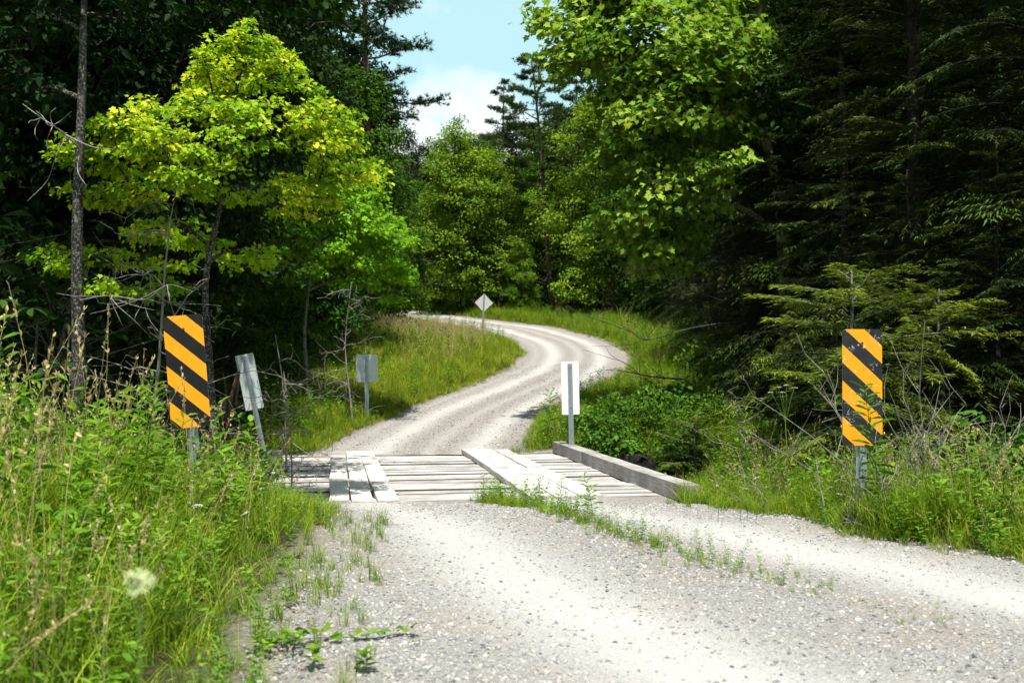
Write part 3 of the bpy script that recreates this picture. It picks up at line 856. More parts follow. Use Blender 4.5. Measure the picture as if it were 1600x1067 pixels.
def conifer(name, seed, H, base, Lmax, n_br, lmat, bmat, r_base, droop=0.5, lat=0.07, tw=0.0155, tl=0.055, taper=0.8, lean=(0, 0), wood_px=True, dead=14, rise=0.15, top_tint=0.3):
    rng = np.random.RandomState(seed)
    wd, lf = MB(), MB()
    hs = np.linspace(0, 1, 12)
    tp = np.column_stack([lean[0] * hs + .03 * np.sin(hs * 9), lean[1] * hs, hs * H])
    wd.tube(tp, r_base * (1 - .93 * hs) + .01, 9)
    units = [spray_unit(rng, lat, tw, tl) for _ in range(9)]
    for i in range(n_br):
        h = base + (H - base) * ((i + rng.uniform(-.4, .4)) / n_br)
        f = np.clip((h - base) / (H - base), 0, 1)
        L = Lmax * (1 - f) ** taper * rng.uniform(.6, 1.1) + .25
        if f < .12: L *= .75 + f * 2
        az = i * 2.39996 + rng.uniform(-.35, .35)
        pos, ax, sz, lines = units[rng.randint(9)]
        o = np.array([np.interp(h / H, hs, tp[:, 0]), np.interp(h / H, hs, tp[:, 1]), h])
        rs = rise + rng.normal(0, .08) + .35 * f
        dr = droop * rng.uniform(.6, 1.3) * (1 - .5 * f)
        roll = rng.normal(0, .4)
        ca, sa = math.cos(az), math.sin(az)
        def xf(P):
            Q = np.array(P, float) * L
            Q[:, 2] += -0.0 + Q[:, 1] * math.sin(roll)
            u = np.clip(Q[:, 0] / L, 0, 1)
            Q[:, 2] += L * (rs * u - dr * u ** 2)
            return o + np.column_stack([Q[:, 0] * ca - Q[:, 1] * sa, Q[:, 0] * sa + Q[:, 1] * ca, Q[:, 2]])
        keep = rng.uniform(size=len(pos)) < np.clip(0.55 + .5 * min(1, L / 1.2), 0, 1)
        sub = pos[keep]
        reps = 2 if L > 1.7 else 1
        A = ax[keep]; S = sz[keep]
        P = xf(sub)
        u = sub[:, 0]
        Ax = np.column_stack([A[:, 0] * ca - A[:, 1] * sa, A[:, 0] * sa + A[:, 1] * ca, A[:, 2] + rs - 2 * dr * u])
        nr = unit(np.array([0, 0, 1.0]) + .35 * rng.normal(size=(len(P), 3)))
        S = S * L ** 0.35 * 1.1
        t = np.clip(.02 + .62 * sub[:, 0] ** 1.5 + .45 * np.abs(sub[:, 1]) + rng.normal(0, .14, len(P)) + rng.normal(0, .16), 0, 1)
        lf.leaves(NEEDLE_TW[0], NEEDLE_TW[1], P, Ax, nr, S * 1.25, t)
        st = np.column_stack([np.linspace(0, 1, 6), np.zeros(6), np.zeros(6)])
        wd.tube(xf(st), np.linspace(.008 + .006 * L, .003, 6), 4, cap=False)
        for ln in lines[::4]:
            wd.tube(xf(ln), [.004, .003, .002], 3, cap=False)
    for i in range(dead):                     # dead lower limbs
        h = base * rng.uniform(.25, 1.1); az = rng.uniform(0, 6.28); L = rng.uniform(.4, 1.3)
        o = np.array([np.interp(h / H, hs, tp[:, 0]), np.interp(h / H, hs, tp[:, 1]), h])
        d0 = np.array([math.cos(az), math.sin(az), rng.uniform(-.35, .2)])
        wd.tube([o, o + d0 * L * .5 + rng.normal(0, .05, 3), o + d0 * L + rng.normal(0, .1, 3)], [.018, .012, .005], 4)
    return wd.mesh(name + '_trunk', bmat, True), lf.mesh(name + '_crown', lmat)

def pine(name, seed, H, base, Lmax, n_br, lmat, bmat, r_base, lean=(0, 0), needle=0.19, nw=0.03, tuft=16, dead=14, n_sub=9, flatness=.25, crook=.25):
    rng = np.random.RandomState(seed)
    wd, lf = MB(), MB()
    hs = np.linspace(0, 1, 14)
    tp = np.column_stack([lean[0] * hs + crook * .3 * np.sin(hs * 5 + seed), lean[1] * hs + crook * .2 * np.sin(hs * 7), hs * H])
    wd.tube(tp, r_base * (1 - .9 * hs) + .012, 9)
    tv = np.array([(0, .5 * nw / needle, 0), (0, -.5 * nw / needle, 0), (1, 0, 0)]); tt = np.array([(0, 1, 2)])
    TP, TA, TC = [], [], []
    for i in range(n_br):
        h = base + (H - base) * ((i + rng.uniform(-.5, .5)) / n_br)
        f = np.clip((h - base) / (H - base), 0, 1)
        prof = (0.55 + 1.2 * f) if f < .35 else (1 - ((f - .35) / .65) ** 1.6 * .85)
        L = Lmax * prof * rng.uniform(.55, 1.15)
        az = i * 2.39996 + rng.uniform(-.5, .5)
        o = np.array([np.interp(h / H, hs, tp[:, 0]), np.interp(h / H, hs, tp[:, 1]), h])
        d0 = np.array([math.cos(az), math.sin(az), 0]); sd = np.array([-d0[1], d0[0], 0])
        u = np.linspace(0, 1, 7)
        P = o + d0 * (u * L)[:, None]
        P[:, 2] += L * ((.10 + .35 * f) * u - flatness * .5 * u ** 2 + .18 * np.maximum(u - .6, 0)) + np.cumsum(rng.normal(0, .025 * L ** .5, 7)) * (u > 0)
        P[:, :2] += np.cumsum(rng.normal(0, .03 * L ** .5, (7, 2)), 0) * (u > 0)[:, None]
        wd.tube(P, np.linspace(.02 + .012 * L, .006, 7), 5, cap=False)
        for k in range(n_sub):
            s = rng.uniform(.28, 1.0); c = np.array([np.interp(s, u, P[:, j]) for j in range(3)])
            l2 = (.22 + .34 * L * (1 - .6 * s)) * rng.uniform(.6, 1.1)
            dd = unit(d0 * rng.uniform(.3, 1) + sd * rng.choice([-1, 1]) * rng.uniform(.2, 1) + np.array([0, 0, rng.uniform(-.08, .35)]))
            e = c + dd * l2
            wd.tube([c, (c + e) / 2 + rng.normal(0, .03, 3), e], [.009, .007, .004], 3, cap=False)
            m = max(2, int(l2 / .13))
            for q in range(m):
                v = c + dd * l2 * (q + 1) / m + rng.normal(0, .05, 3) * np.array([1, 1, .5])
                TP.append(v); TA.append(dd); TC.append(rng.uniform())
    TP, TA, TC = np.array(TP), np.array(TA), np.array(TC)
    pos = np.repeat(TP, tuft, 0)
    ax = unit(np.repeat(TA, tuft, 0) * .55 + rdir(rng, len(pos)) * .9 + np.array([0, 0, .35]))
    t = np.clip(np.repeat(TC, tuft) * .6 + rng.uniform(0, .4, len(pos)), 0, 1)
    lf.leaves(tv, tt, pos, ax, rdir(rng, len(pos)), needle * rng.uniform(.7, 1.2, len(pos)), t)
    for i in range(dead):
        h = rng.uniform(.25, 1) * base; az = rng.uniform(0, 6.28); L = rng.uniform(.5, 1.8)
        o = np.array([np.interp(h / H, hs, tp[:, 0]), np.interp(h / H, hs, tp[:, 1]), h])
        d0 = np.array([math.cos(az), math.sin(az), rng.uniform(-.2, .35)])
        wd.tube([o, o + d0 * L * .5 + rng.normal(0, .08, 3), o + d0 * L + rng.normal(0, .15, 3)], [.024, .016, .006], 4)
    return wd.mesh(name + '_trunk', bmat, True), lf.mesh(name + '_crown', lmat)

def place(name, pair, x, y, label, cat='tree', group=None, scl=1.0, rz=0.0, z=None, crown='crown', trunk='trunk', tilt=(0, 0)):
    g = gz(x, y) - 0.05 if z is None else z
    r = thing(name, label, cat, (x, y, g), (tilt[0], tilt[1], rz), group, scl)
    link(trunk, pair[0], r); link(crown, pair[1], r)
    return r

# --- hero: the yellow-green maple left of the bridge
def blobs_px(L, bx, d, zb, ry=0.9):
    s = F / d
    out = []
    for b in L:
        px, py, rx, rz = b[:4]; dy = b[4] if len(b) > 4 else 0.0
        out.append((((px - bx) / s, dy, EYE + (HOR - py) / s - zb), (rx / s, ry if len(b) < 6 else b[5], rz / s)))
    return out
d1 = 10.4; bx1 = 332; x1 = (bx1 - 800) * d1 / F; zb1 = gz(x1, d1)
bl = blobs_px([(400, 72, 38, 32), (350, 95, 58, 34, .2), (300, 122, 42, 24, .4), (430, 118, 50, 30), (470, 168, 52, 34, -.1), (512, 190, 34, 26), (440, 208, 60, 30, -.3), (505, 235, 38, 26, .2),
               (330, 178, 66, 20, -.4), (255, 202, 60, 20, -.2), (190, 208, 46, 18, 0), (148, 245, 40, 18, .1), (225, 250, 66, 18, -.3), (312, 232, 58, 20, -.6), (372, 252, 50, 22, -.5), (300, 290, 50, 14, -.3), (200, 300, 50, 14, .1), (425, 300, 60, 20, .3),
               (480, 282, 50, 24, .4), (140, 302, 30, 12, .1), (260, 350, 90, 18, .7), (180, 392, 60, 14, .6), (335, 385, 60, 16, .8), (100, 405, 40, 16, 0), (215, 442, 60, 10, .1), (560, 250, 26, 20, .3)], bx1, d1, zb1, 0.6)
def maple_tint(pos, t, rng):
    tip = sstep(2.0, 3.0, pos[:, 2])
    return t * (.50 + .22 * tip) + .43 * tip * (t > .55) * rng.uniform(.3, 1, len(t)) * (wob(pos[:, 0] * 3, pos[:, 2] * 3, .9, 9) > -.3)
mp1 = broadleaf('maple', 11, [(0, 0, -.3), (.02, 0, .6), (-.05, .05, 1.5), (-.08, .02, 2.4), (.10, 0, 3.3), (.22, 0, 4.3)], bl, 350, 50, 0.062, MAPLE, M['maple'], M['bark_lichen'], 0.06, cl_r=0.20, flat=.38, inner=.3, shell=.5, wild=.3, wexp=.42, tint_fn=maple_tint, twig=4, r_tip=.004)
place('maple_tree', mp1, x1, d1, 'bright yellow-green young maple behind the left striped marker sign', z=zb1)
d2 = 21.6; bx2 = 478; x2 = (bx2 - 800) * d2 / F; zb2 = gz(x2, d2)
bl = blobs_px([(470, 335, 60, 45), (530, 315, 65, 50), (575, 350, 50, 40), (500, 385, 70, 32), (560, 405, 60, 35), (610, 365, 28, 22), (450, 300, 60, 40, .4), (545, 275, 45, 35, .3), (600, 420, 35, 35, .5), (430, 400, 50, 30, .4)], bx2, d2, zb2, 1.2)
mp2 = broadleaf('maple_small', 12, [(0, 0, -.3), (.03, 0, .8), (-.03, 0, 1.8), (.1, 0, 3.2), (.3, 0, 4.8)], bl, 190, 74, 0.095, MAPLE, M['maple'], M['bark_grey'], 0.06, cl_r=0.38, flat=.42, inner=.25, shell=.55, wild=.2, twig=4, r_tip=.005,
                tint_fn=lambda p, t, r: t * .62)
place('maple_tree', mp2, x2, d2, 'slim-trunked green maple beyond the creek beside the grass bank', z=zb2)

# --- hero: big-leaved sycamore over the right end of the bridge
d3 = 20.6; bx3 = 1235; x3 = (bx3 - 800) * d3 / F; zb3 = gz(x3, d3)
bl = blobs_px([(885, 70, 60, 62, -.6), (950, 45, 80, 70), (1010, 95, 85, 70, -.8), (1090, 110, 85, 70, -.9), (965, 175, 55, 60, -.3), (1040, 190, 85, 60, -.9), (955, 265, 48, 48, -.3), (1010, 275, 70, 55, -.6), (1000, 350, 62, 48, -.2), (1075, 300, 70, 55, -.6),
               (1130, 60, 80, 70, -.2), (1120, 210, 60, 60, 0), (1000, -40, 120, 70, 0), (1150, -60, 140, 80, .4), (1060, 390, 55, 40, 0), (1200, 120, 70, 70, .6)], bx3, d3, zb3, 1.05)
s3 = F / d3
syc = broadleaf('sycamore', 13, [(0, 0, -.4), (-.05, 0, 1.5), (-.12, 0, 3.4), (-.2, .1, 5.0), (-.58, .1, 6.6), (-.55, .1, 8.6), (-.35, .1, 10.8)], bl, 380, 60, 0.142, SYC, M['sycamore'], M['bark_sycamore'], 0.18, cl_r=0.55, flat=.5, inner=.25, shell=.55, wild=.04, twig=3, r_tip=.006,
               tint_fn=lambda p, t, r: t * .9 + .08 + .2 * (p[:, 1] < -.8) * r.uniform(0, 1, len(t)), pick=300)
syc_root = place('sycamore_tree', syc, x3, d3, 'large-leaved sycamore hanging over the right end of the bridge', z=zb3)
syc_crown = [c for c in syc_root.children if c.name.startswith('crown')][0]
syc_crown['kind'] = 'stuff'
SLM = []
for q in range(6):
    mb = MB(); mb.leaves(SYC[0], SYC[1], np.zeros((1, 3)), np.array([[1., 0, 0]]), np.array([[0, 0, 1.]]), 1.0, np.array([q / 5.0]))
    SLM.append(mb.mesh('leaf', M['sycamore']))
for p_, a_, n_, z_, t_ in zip(*syc[2]):
    a_ = unit(a_); sd_ = unit(np.cross(n_, a_)); nn_ = np.cross(a_, sd_)
    lo_ = link('leaf', SLM[int(round(t_ * 5))], syc_root)
    m4 = Matrix(((a_[0], sd_[0], nn_[0]), (a_[1], sd_[1], nn_[1]), (a_[2], sd_[2], nn_[2]))).to_4x4()
    lo_.matrix_local = Matrix.Translation(Vector(p_)) @ m4 @ Matrix.Scale(float(z_), 4)

# --- dark lichened trunk at far left with overhanging crown, and the big-leaved understorey
d4 = 9.7; x4 = (120 - 800) * d4 / F; zb4 = gz(x4, d4)
bl = [((-1.0, 1.0, 5.6), (1.6, 1.2, .7)), ((.6, 2.6, 6.2), (1.5, 1.2, .6)), ((-1.6, .6, 4.3), (1.0, 1.0, .6)), ((-.6, 1.8, 7.0), (1.8, 1.4, 1.0)), ((1.8, 2.9, 6.4), (1.1, 1.0, .5)), ((-.35, -.15, 5.3), (.6, .4, .5)), ((-.55, 0, 4.3), (.55, .4, .35)), ((-.3, -.1, 6.2), (.8, .5, .5))]
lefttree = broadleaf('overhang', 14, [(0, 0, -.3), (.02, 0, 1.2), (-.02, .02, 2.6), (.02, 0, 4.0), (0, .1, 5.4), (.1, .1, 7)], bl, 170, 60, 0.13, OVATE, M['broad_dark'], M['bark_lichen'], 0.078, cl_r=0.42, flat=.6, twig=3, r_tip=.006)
place('hickory_tree', lefttree, x4, d4, 'dark tree with lichened grey trunk at the far left edge', z=zb4)

def magnolia(seed, H, n):
    rng = np.random.RandomState(seed)
    wd, lf = MB(), MB()
    for k in range(4):
        a = rng.uniform(0, 6.28); top = np.array([math.cos(a) * .7, math.sin(a) * .7, H * rng.uniform(.7, 1)])
        wd.tube(spline([(0, 0, -.2), top * [.3, .3, .45], top], 5), np.linspace(.035, .012, 11), 6)
        for j in range(n):
            s = rng.uniform(.22, 1); c = top * [s * .7, s * .7, s] + rng.normal(0, 1, 3) * [.65, .65, .25]
            wd.tube([top * [s * .6, s * .6, s * .9], c], [.009, .005], 4, cap=False)
            m = 8
            az = np.arange(m) * 6.283 / m + rng.uniform(0, 1)
            ax = np.column_stack([np.cos(az), np.sin(az), rng.uniform(-.6, .25, m)])
            nr = unit(np.array([0, 0, 1.0]) + .45 * rng.normal(size=(m, 3)))
            lf.leaves(OBOV[0], OBOV[1], np.tile(c, (m, 1)), ax, nr, rng.uniform(.17, .32, m), rng.uniform(0, 1, m))
    return wd.mesh('magnolia_trunk', M['bark_grey'], True), lf.mesh('magnolia_crown', M['magnolia'])
mag = [magnolia(15, 4.2, 22), magnolia(16, 3.4, 20)]
for k, (px, d, sc, lab) in enumerate([(40, 11.2, 1.0, 'big-leaved magnolia sapling left of the lichened trunk'), (190, 12.0, .85, 'big-leaved magnolia sapling right of the lichened trunk'), (-75, 10.2, .95, 'big-leaved magnolia sapling cut off by the left picture edge'), (255, 13.2, .8, 'dark big-leaved sapling behind the left striped sign')]):
    place('magnolia_sapling', mag[k % 2], (px - 800) * d / F, d, lab, 'tree', 'magnolia saplings', sc, k * 1.7)

# --- generic forest kinds
def dec(seed, H, base, Rw, n_cl, n_lf, ls, lm, cl_r, bmat=None, r=.16, tm=KITE):
    rng = np.random.RandomState(seed)
    bl = []
    nb = 13
    for k in range(nb):
        f = (k + .5) / nb
        h = base + (H - base) * f
        w = Rw * (0.75 + .5 * f if f < .45 else 1.0 - .62 * ((f - .45) / .55) ** 1.4)
        a = k * 2.4 + rng.uniform(-.5, .5)
        off = w * .52 * rng.uniform(.6, 1.25)
        bl.append(((math.cos(a) * off, math.sin(a) * off, h), (w * .52, w * .52, (H - base) / nb * 1.35)))
    bl.append(((0, 0, H - .8), (Rw * .35, Rw * .35, 1.0)))
    hs = np.linspace(0, .95, 7)
    tk = np.column_stack([.18 * np.sin(hs * 4 + seed), .18 * np.cos(hs * 3 + seed), hs * H - .3 * (hs == 0)])
    return broadleaf('broadleaf', seed, tk, bl, n_cl, n_lf, ls, tm, lm, bmat or M['bark_dark'], r, cl_r=cl_r, flat=.5, inner=.35, shell=.5, twig=2, r_tip=.012, droop=.3)
K = {}
K['edge'] = [dec(21, 10.5, .8, 3.1, 330, 70, .17, M['broad'], .68), dec(22, 9.0, .6, 2.8, 300, 70, .16, M['broad'], .62), dec(23, 12.0, 1.4, 3.4, 360, 66, .18, M['broad'], .72)]
M['broad_bright'] = leaf_mat('leaf_broad_bright', (0.04, 0.105, 0.010), (0.11, 0.225, 0.015), (0.23, 0.37, 0.025), 0.38, per_obj=0.1)
K['bright'] = []
for tk_, cr_ in K['edge']:
    c2_ = cr_.copy(); c2_.materials.clear(); c2_.materials.append(M['broad_bright']); K['bright'].append((tk_, c2_))
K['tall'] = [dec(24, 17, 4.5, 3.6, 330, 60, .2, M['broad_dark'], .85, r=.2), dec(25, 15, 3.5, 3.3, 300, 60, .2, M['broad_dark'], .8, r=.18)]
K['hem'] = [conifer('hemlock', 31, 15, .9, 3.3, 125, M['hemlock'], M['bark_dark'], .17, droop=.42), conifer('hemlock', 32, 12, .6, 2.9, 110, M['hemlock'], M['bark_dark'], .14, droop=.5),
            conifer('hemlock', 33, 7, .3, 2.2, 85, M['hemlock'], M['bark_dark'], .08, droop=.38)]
K['sap'] = [conifer('layered_sapling', 34, 2.9, .7, 1.75, 26, M['sapling'], M['bark_grey'], .035, droop=.2, lat=.07, tw=.017, tl=.075, taper=.5, dead=8, rise=.10)]
K['pine'] = [pine('pine', 41, 19, 6.5, 3.1, 44, M['pine'], M['bark_pine'], .2, n_sub=22), pine('pine', 42, 14.5, 6.0, 2.5, 36, M['pine_warm'], M['bark_pine'], .17, lean=(-1.3, 0), n_sub=22, dead=26)]
K['pine'].append(pine('pine', 43, 15, 5.0, 2.7, 40, M['pine_warm'], M['bark_pine'], .16, lean=(.2, 0), n_sub=22, dead=18))

ZONES = [(-400, 60, 'at the left picture edge'), (60, 200, 'behind the lichened trunk on the left'), (200, 330, 'behind the clean striped sign'), (330, 440, 'behind the tilted pale sign'), (440, 540, 'behind the slim maple'), (540, 640, 'left of where the road vanishes'),
         (640, 725, 'left of the diamond sign'), (725, 790, 'behind the diamond sign'), (790, 880, 'around the leaning pine'), (880, 960, 'just right of the leaning pine'), (960, 1060, 'behind the white sign and shrubs'), (1060, 1160, 'above the stump by the right curb'),
         (1160, 1260, 'below the sycamore trunk'), (1260, 1400, 'behind the scratched striped sign'), (1400, 1530, 'right of the scratched striped sign'), (1530, 3000, 'at the right picture edge')]
BACK = ['nearest', 'second back', 'third back', 'fourth back', 'fifth back', 'sixth back', 'seventh back', 'eighth back']
SEEN = []
def zone_label(desc, px, d):
    z = [t for a, b, t in ZONES if a <= px < b][0]
    SEEN.append([desc, z, d, None])
    return SEEN[-1]
def finish_labels():
    from collections import defaultdict
    g_ = defaultdict(list)
    for r in SEEN: g_[(r[0], r[1])].append(r)
    for (ds, z), L in g_.items():
        L.sort(key=lambda r: r[2])
        for k_, r in enumerate(L):
            r[3]['label'] = '%s %s%s' % (ds, z, '' if len(L) == 1 else ', ' + BACK[min(k_, 7)])
RNG = np.random.RandomState(99)
def P_(px, d): return (px - 800) * d / F, d
def put(name, kind, i, px, d, label, group=None, sc=1.0, rz=None, cat='tree', tilt=(0, 0)):
    x, y = P_(px, d)
    o = place(name, K[kind][i], x, y, label, cat, group, sc, RNG.uniform(0, 6.28) if rz is None else rz, tilt=tilt)
    if group: zone_label(label, px, d)[3] = o
    return o

# left tall pine against the sky
put('pine_tree', 'pine', 0, 570, 40, 'tall dark pine with flat branches against the sky on the left', sc=1.05)
put('pine_tree', 'pine', 1, 866, 55.3, 'leaning pine with bare grey trunk behind the road bend', rz=0.1)
put('pine_tree', 'pine', 2, 905, 60, 'straight slim pine right of the leaning pine', sc=.92)
put('pine_tree', 'pine', 2, 785, 63, 'pine crown showing behind the bright trees at the bend', sc=.93)
# bright edge trees at the back of the bend
put('broadleaf_tree', 'bright', 0, 712, 56.5, 'bright green broadleaf tree left of the diamond sign', sc=1.02, rz=1)
put('broadleaf_tree', 'bright', 1, 765, 57.5, 'green broadleaf tree directly behind the diamond sign', sc=1.02, rz=2)
put('broadleaf_tree', 'bright', 1, 812, 55.5, 'short bright broadleaf sapling left of the leaning pine trunk', sc=.42, rz=3)
put('broadleaf_tree', 'bright', 2, 935, 52, 'tall light green broadleaf tree right of the leaning pine', sc=.95, rz=4)
put('broadleaf_tree', 'edge', 1, 655, 60, 'green tree where the road vanishes at the left', sc=.85, rz=.5)
put('broadleaf_tree', 'edge', 0, 1005, 50, 'leafy tree behind the sycamore at the right of the bend', sc=.95, rz=2.2)
put('broadleaf_tree', 'bright', 2, 838, 65, 'tall bright broadleaf tree rising behind the leaning pine', sc=.92, rz=1.1)
put('broadleaf_tree', 'bright', 0, 895, 61, 'bright broadleaf tree between the two slim pines', sc=.95, rz=5)
put('broadleaf_tree', 'edge', 2, 745, 68, 'tall green tree behind the bright trees by the diamond sign', sc=.9, rz=5)
# left woods edge along the grass bank
for px, d, i, sc, lab in [(560, 44, 2, .95, 'dense green tree at the left woods edge by the tall pine'), (520, 33, 0, .9, 'dense green tree behind the grey metal sign'), (600, 50, 1, .85, 'low leafy tree at the end of the grass bank'), (445, 28, 1, .9, 'green tree above the grass bank behind the slim maple'),
                          (365, 23, 2, .72, 'green tree in the left woods behind the tilted pale sign'), (555, 38, 1, .55, 'low bushy tree on the left bank above the grey sign')]:
    put('broadleaf_tree', 'edge', i, px, d, lab, sc=sc)
# left deep woods
g = 'shaded trees of the left woods'
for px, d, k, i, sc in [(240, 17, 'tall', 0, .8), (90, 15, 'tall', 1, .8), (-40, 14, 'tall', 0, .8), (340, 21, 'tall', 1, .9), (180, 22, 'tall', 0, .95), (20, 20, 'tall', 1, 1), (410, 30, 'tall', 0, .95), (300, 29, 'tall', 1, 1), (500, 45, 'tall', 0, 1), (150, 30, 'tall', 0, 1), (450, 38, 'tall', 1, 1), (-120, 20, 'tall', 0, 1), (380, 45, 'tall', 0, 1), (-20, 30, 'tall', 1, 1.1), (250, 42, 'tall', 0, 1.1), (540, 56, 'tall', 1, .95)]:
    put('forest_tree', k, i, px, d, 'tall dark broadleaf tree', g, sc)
g = 'hemlocks in the left woods'
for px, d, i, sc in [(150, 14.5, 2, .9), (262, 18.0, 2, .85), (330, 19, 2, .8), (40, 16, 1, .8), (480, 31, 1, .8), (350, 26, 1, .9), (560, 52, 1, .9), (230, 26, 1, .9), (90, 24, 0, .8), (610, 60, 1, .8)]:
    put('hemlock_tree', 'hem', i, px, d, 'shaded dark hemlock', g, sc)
# back woods
g = 'dark trees behind the road bend'
for px, d, k, i, sc in [(620, 68, 'tall', 1, .8), (680, 70, 'tall', 0, .62), (740, 70, 'tall', 1, .72), (800, 72, 'tall', 0, .7), (860, 70, 'tall', 1, .85), (920, 66, 'tall', 0, .8), (970, 60, 'tall', 1, .85), (1030, 57, 'tall', 0, .75), (1090, 49, 'tall', 1, .85), (650, 78, 'tall', 0, .62), (710, 80, 'tall', 1, .75), (770, 82, 'tall', 0, .68), (830, 82, 'tall', 1, .8), (890, 80, 'tall', 0, .8), (950, 76, 'tall', 1, .9), (1100, 60, 'tall', 0, .9), (1020, 70, 'tall', 0, .9)]:
    put('forest_tree', k, i, px, d, 'dark woodland broadleaf tree', g, sc)
g = 'hemlocks behind the road bend'
for px, d, i, sc in [(690, 62, 1, .7), (740, 61, 2, .9), (800, 60, 1, .72), (840, 61.5, 2, 1), (890, 57, 1, .75), (930, 57, 2, 1.05), (975, 54, 1, .75), (1045, 47, 2, 1), (1075, 43, 1, .85), (640, 66, 1, .7), (770, 66, 1, .75), (870, 66, 1, .8)]:
    put('hemlock_tree', 'hem', i, px, d, 'dark small hemlock', g, sc)
# right hemlock wall
g = 'hemlocks of the dark right woods'
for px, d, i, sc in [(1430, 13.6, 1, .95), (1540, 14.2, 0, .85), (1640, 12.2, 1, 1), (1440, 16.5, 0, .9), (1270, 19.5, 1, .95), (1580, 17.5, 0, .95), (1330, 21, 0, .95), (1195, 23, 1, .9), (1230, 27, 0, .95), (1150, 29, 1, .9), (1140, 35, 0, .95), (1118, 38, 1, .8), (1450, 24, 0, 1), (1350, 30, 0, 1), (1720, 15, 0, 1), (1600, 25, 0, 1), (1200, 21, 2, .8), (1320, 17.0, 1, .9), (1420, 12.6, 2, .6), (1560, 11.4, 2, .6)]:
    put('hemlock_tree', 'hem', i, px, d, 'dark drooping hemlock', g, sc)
g = 'tall trees of the right woods'
for px, d, i, sc in [(1380, 19, 1, .75), (1500, 20, 0, .7), (1620, 20, 1, .75), (1290, 24, 1, .8), (1180, 30, 0, .9), (1400, 28, 1, 1), (1550, 30, 0, 1), (1700, 22, 1, 1), (1250, 38, 0, 1), (1120, 44, 1, .9)]:
    put('forest_tree', 'tall', i, px, d, 'tall deep-woods broadleaf tree', g, sc)
for x, y, i, sc in [(8.4, 7.0, 0, .95), (9.2, 4.6, 0, 1.0), (8.6, 10.2, 0, .95), (10.6, 8.0, 0, 1.0), (12.5, 4.5, 0, 1.0), (8.0, 11.4, 1, .9)]:  # unseen hemlocks added right of the view to shade the right woods
    place('hemlock_tree', K['hem'][i], x, y, 'unseen dark hemlock added beyond the right picture edge to shade the woods', 'tree', 'unseen shading hemlocks right of the view', sc, x)
put('layered_conifer', 'sap', 0, 1330, 10.6, 'small light green layered conifer behind the scratched striped sign', rz=.6, sc=.88)
put('layered_conifer', 'sap', 0, 1470, 11.4, 'small layered conifer at the right edge of the dark woods', rz=2.6, sc=.85)
put('layered_conifer', 'sap', 0, 1085, 16.9, 'small layered conifer behind the shrubs right of the bridge', rz=4, sc=.7)

# ------------------------------------------------------------------ shrubs
def shrub(seed, R, H, n_cl, n_lf, ls, tm, lm=None):
    rng = np.random.RandomState(seed)
    bl = [((rng.uniform(-.5, .5) * R, rng.uniform(-.5, .5) * R, H * rng.uniform(.35, .75)), (R * .6, R * .6, H * .33)) for _ in range(6)]
    return broadleaf('shrub', seed, [(0, 0, -.15), (.02, 0, H * .2), (0, .02, H * .4), (.03, 0, H * .6)], bl, n_cl, n_lf, ls, tm, lm or M['shrub'], M['bark_dark'], .02, cl_r=.2, flat=.6, inner=.3, r_tip=.003, twig=3)
K['shrub'] = [shrub(51, .75, 1.0, 70, 16, .105, OVATE), shrub(52, .6, .8, 60, 15, .095, MAPLE), shrub(53, .9, 1.3, 90, 15, .11, OVATE), shrub(54, .7, 1.1, 70, 15, .10, OVATE, M['broad'])]
SH = [(935, 17.6, 0, .85), (985, 17.3, 1, .95), (1035, 16.6, 0, .9), (1085, 15.6, 1, .95), (960, 18.8, 2, .85), (1020, 18.2, 3, .9), (1075, 17.6, 2, .75), (1120, 16.2, 0, .9), (915, 18.9, 1, .8), (1010, 20, 0, 1), (1140, 14.2, 1, .9), (1090, 19, 3, .9), (1050, 21, 1, 1.1), (985, 16.2, 1, .6), (1030, 15.2, 0, .6)]
for k, (px, d, i, sc) in enumerate(SH):
    put('leafy_shrub', 'shrub', i, px, d, 'low bright green leafy shrub', 'shrubs right of the bridge', sc, cat='shrub')
for px, d, i, sc, lab in [(1125, 13.6, 2, .95, 'taller leafy shrub with big leaves at the dark woods edge right of the bridge'), (1590, 8.3, 0, .85, 'leafy green shrub at the right picture edge'), (1180, 13.0, 0, .8, 'leafy shrub between the right curb and the dark hemlocks')]:
    put('leafy_shrub', 'shrub', i, px, d, lab, None, sc, cat='shrub')
g = 'undergrowth shrubs along the woods edge'
r2 = np.random.RandomState(5)
for k in range(70):
    d = r2.uniform(18, 58)
    px = r2.uniform(380, 1180)
    x, y = P_(px, d)
    rd = road_dist(x, y)[0]; left = side_left(np.array([x]), np.array([y]))[0] > 0
    lim = 4.6 if d > 30 else 3.2
    if left and d < 47:
        wl_ = np.interp(d, [17, 21, 30, 46, 52], [-4.6, -4.9, -5.6, -6.6, -8])
        ok = wl_ - 2.6 < x < wl_ + .3
    else:
        ok = lim < rd < lim + 3.0
    if ok:
        zone_label('low woods-edge undergrowth shrub', px, d)[3] = place('leafy_shrub', K['shrub'][3 if r2.rand() < .7 else 0], x, y, 'low woods-edge undergrowth shrub', 'shrub', g, r2.uniform(.8, 1.5), r2.uniform(0, 6))
for px, d, i, sc in [(60, 8.9, 3, .9), (180, 9.4, 3, .8), (250, 9.9, 3, .8), (330, 12, 3, 1.0), (430, 13.5, 3, .9), (-20, 7.9, 3, 1), (380, 9.6, 3, .6)]:
    put('leafy_shrub', 'shrub', i, px, d, 'dark low shrub in shade', 'shrubs behind the left weeds', sc, cat='shrub')

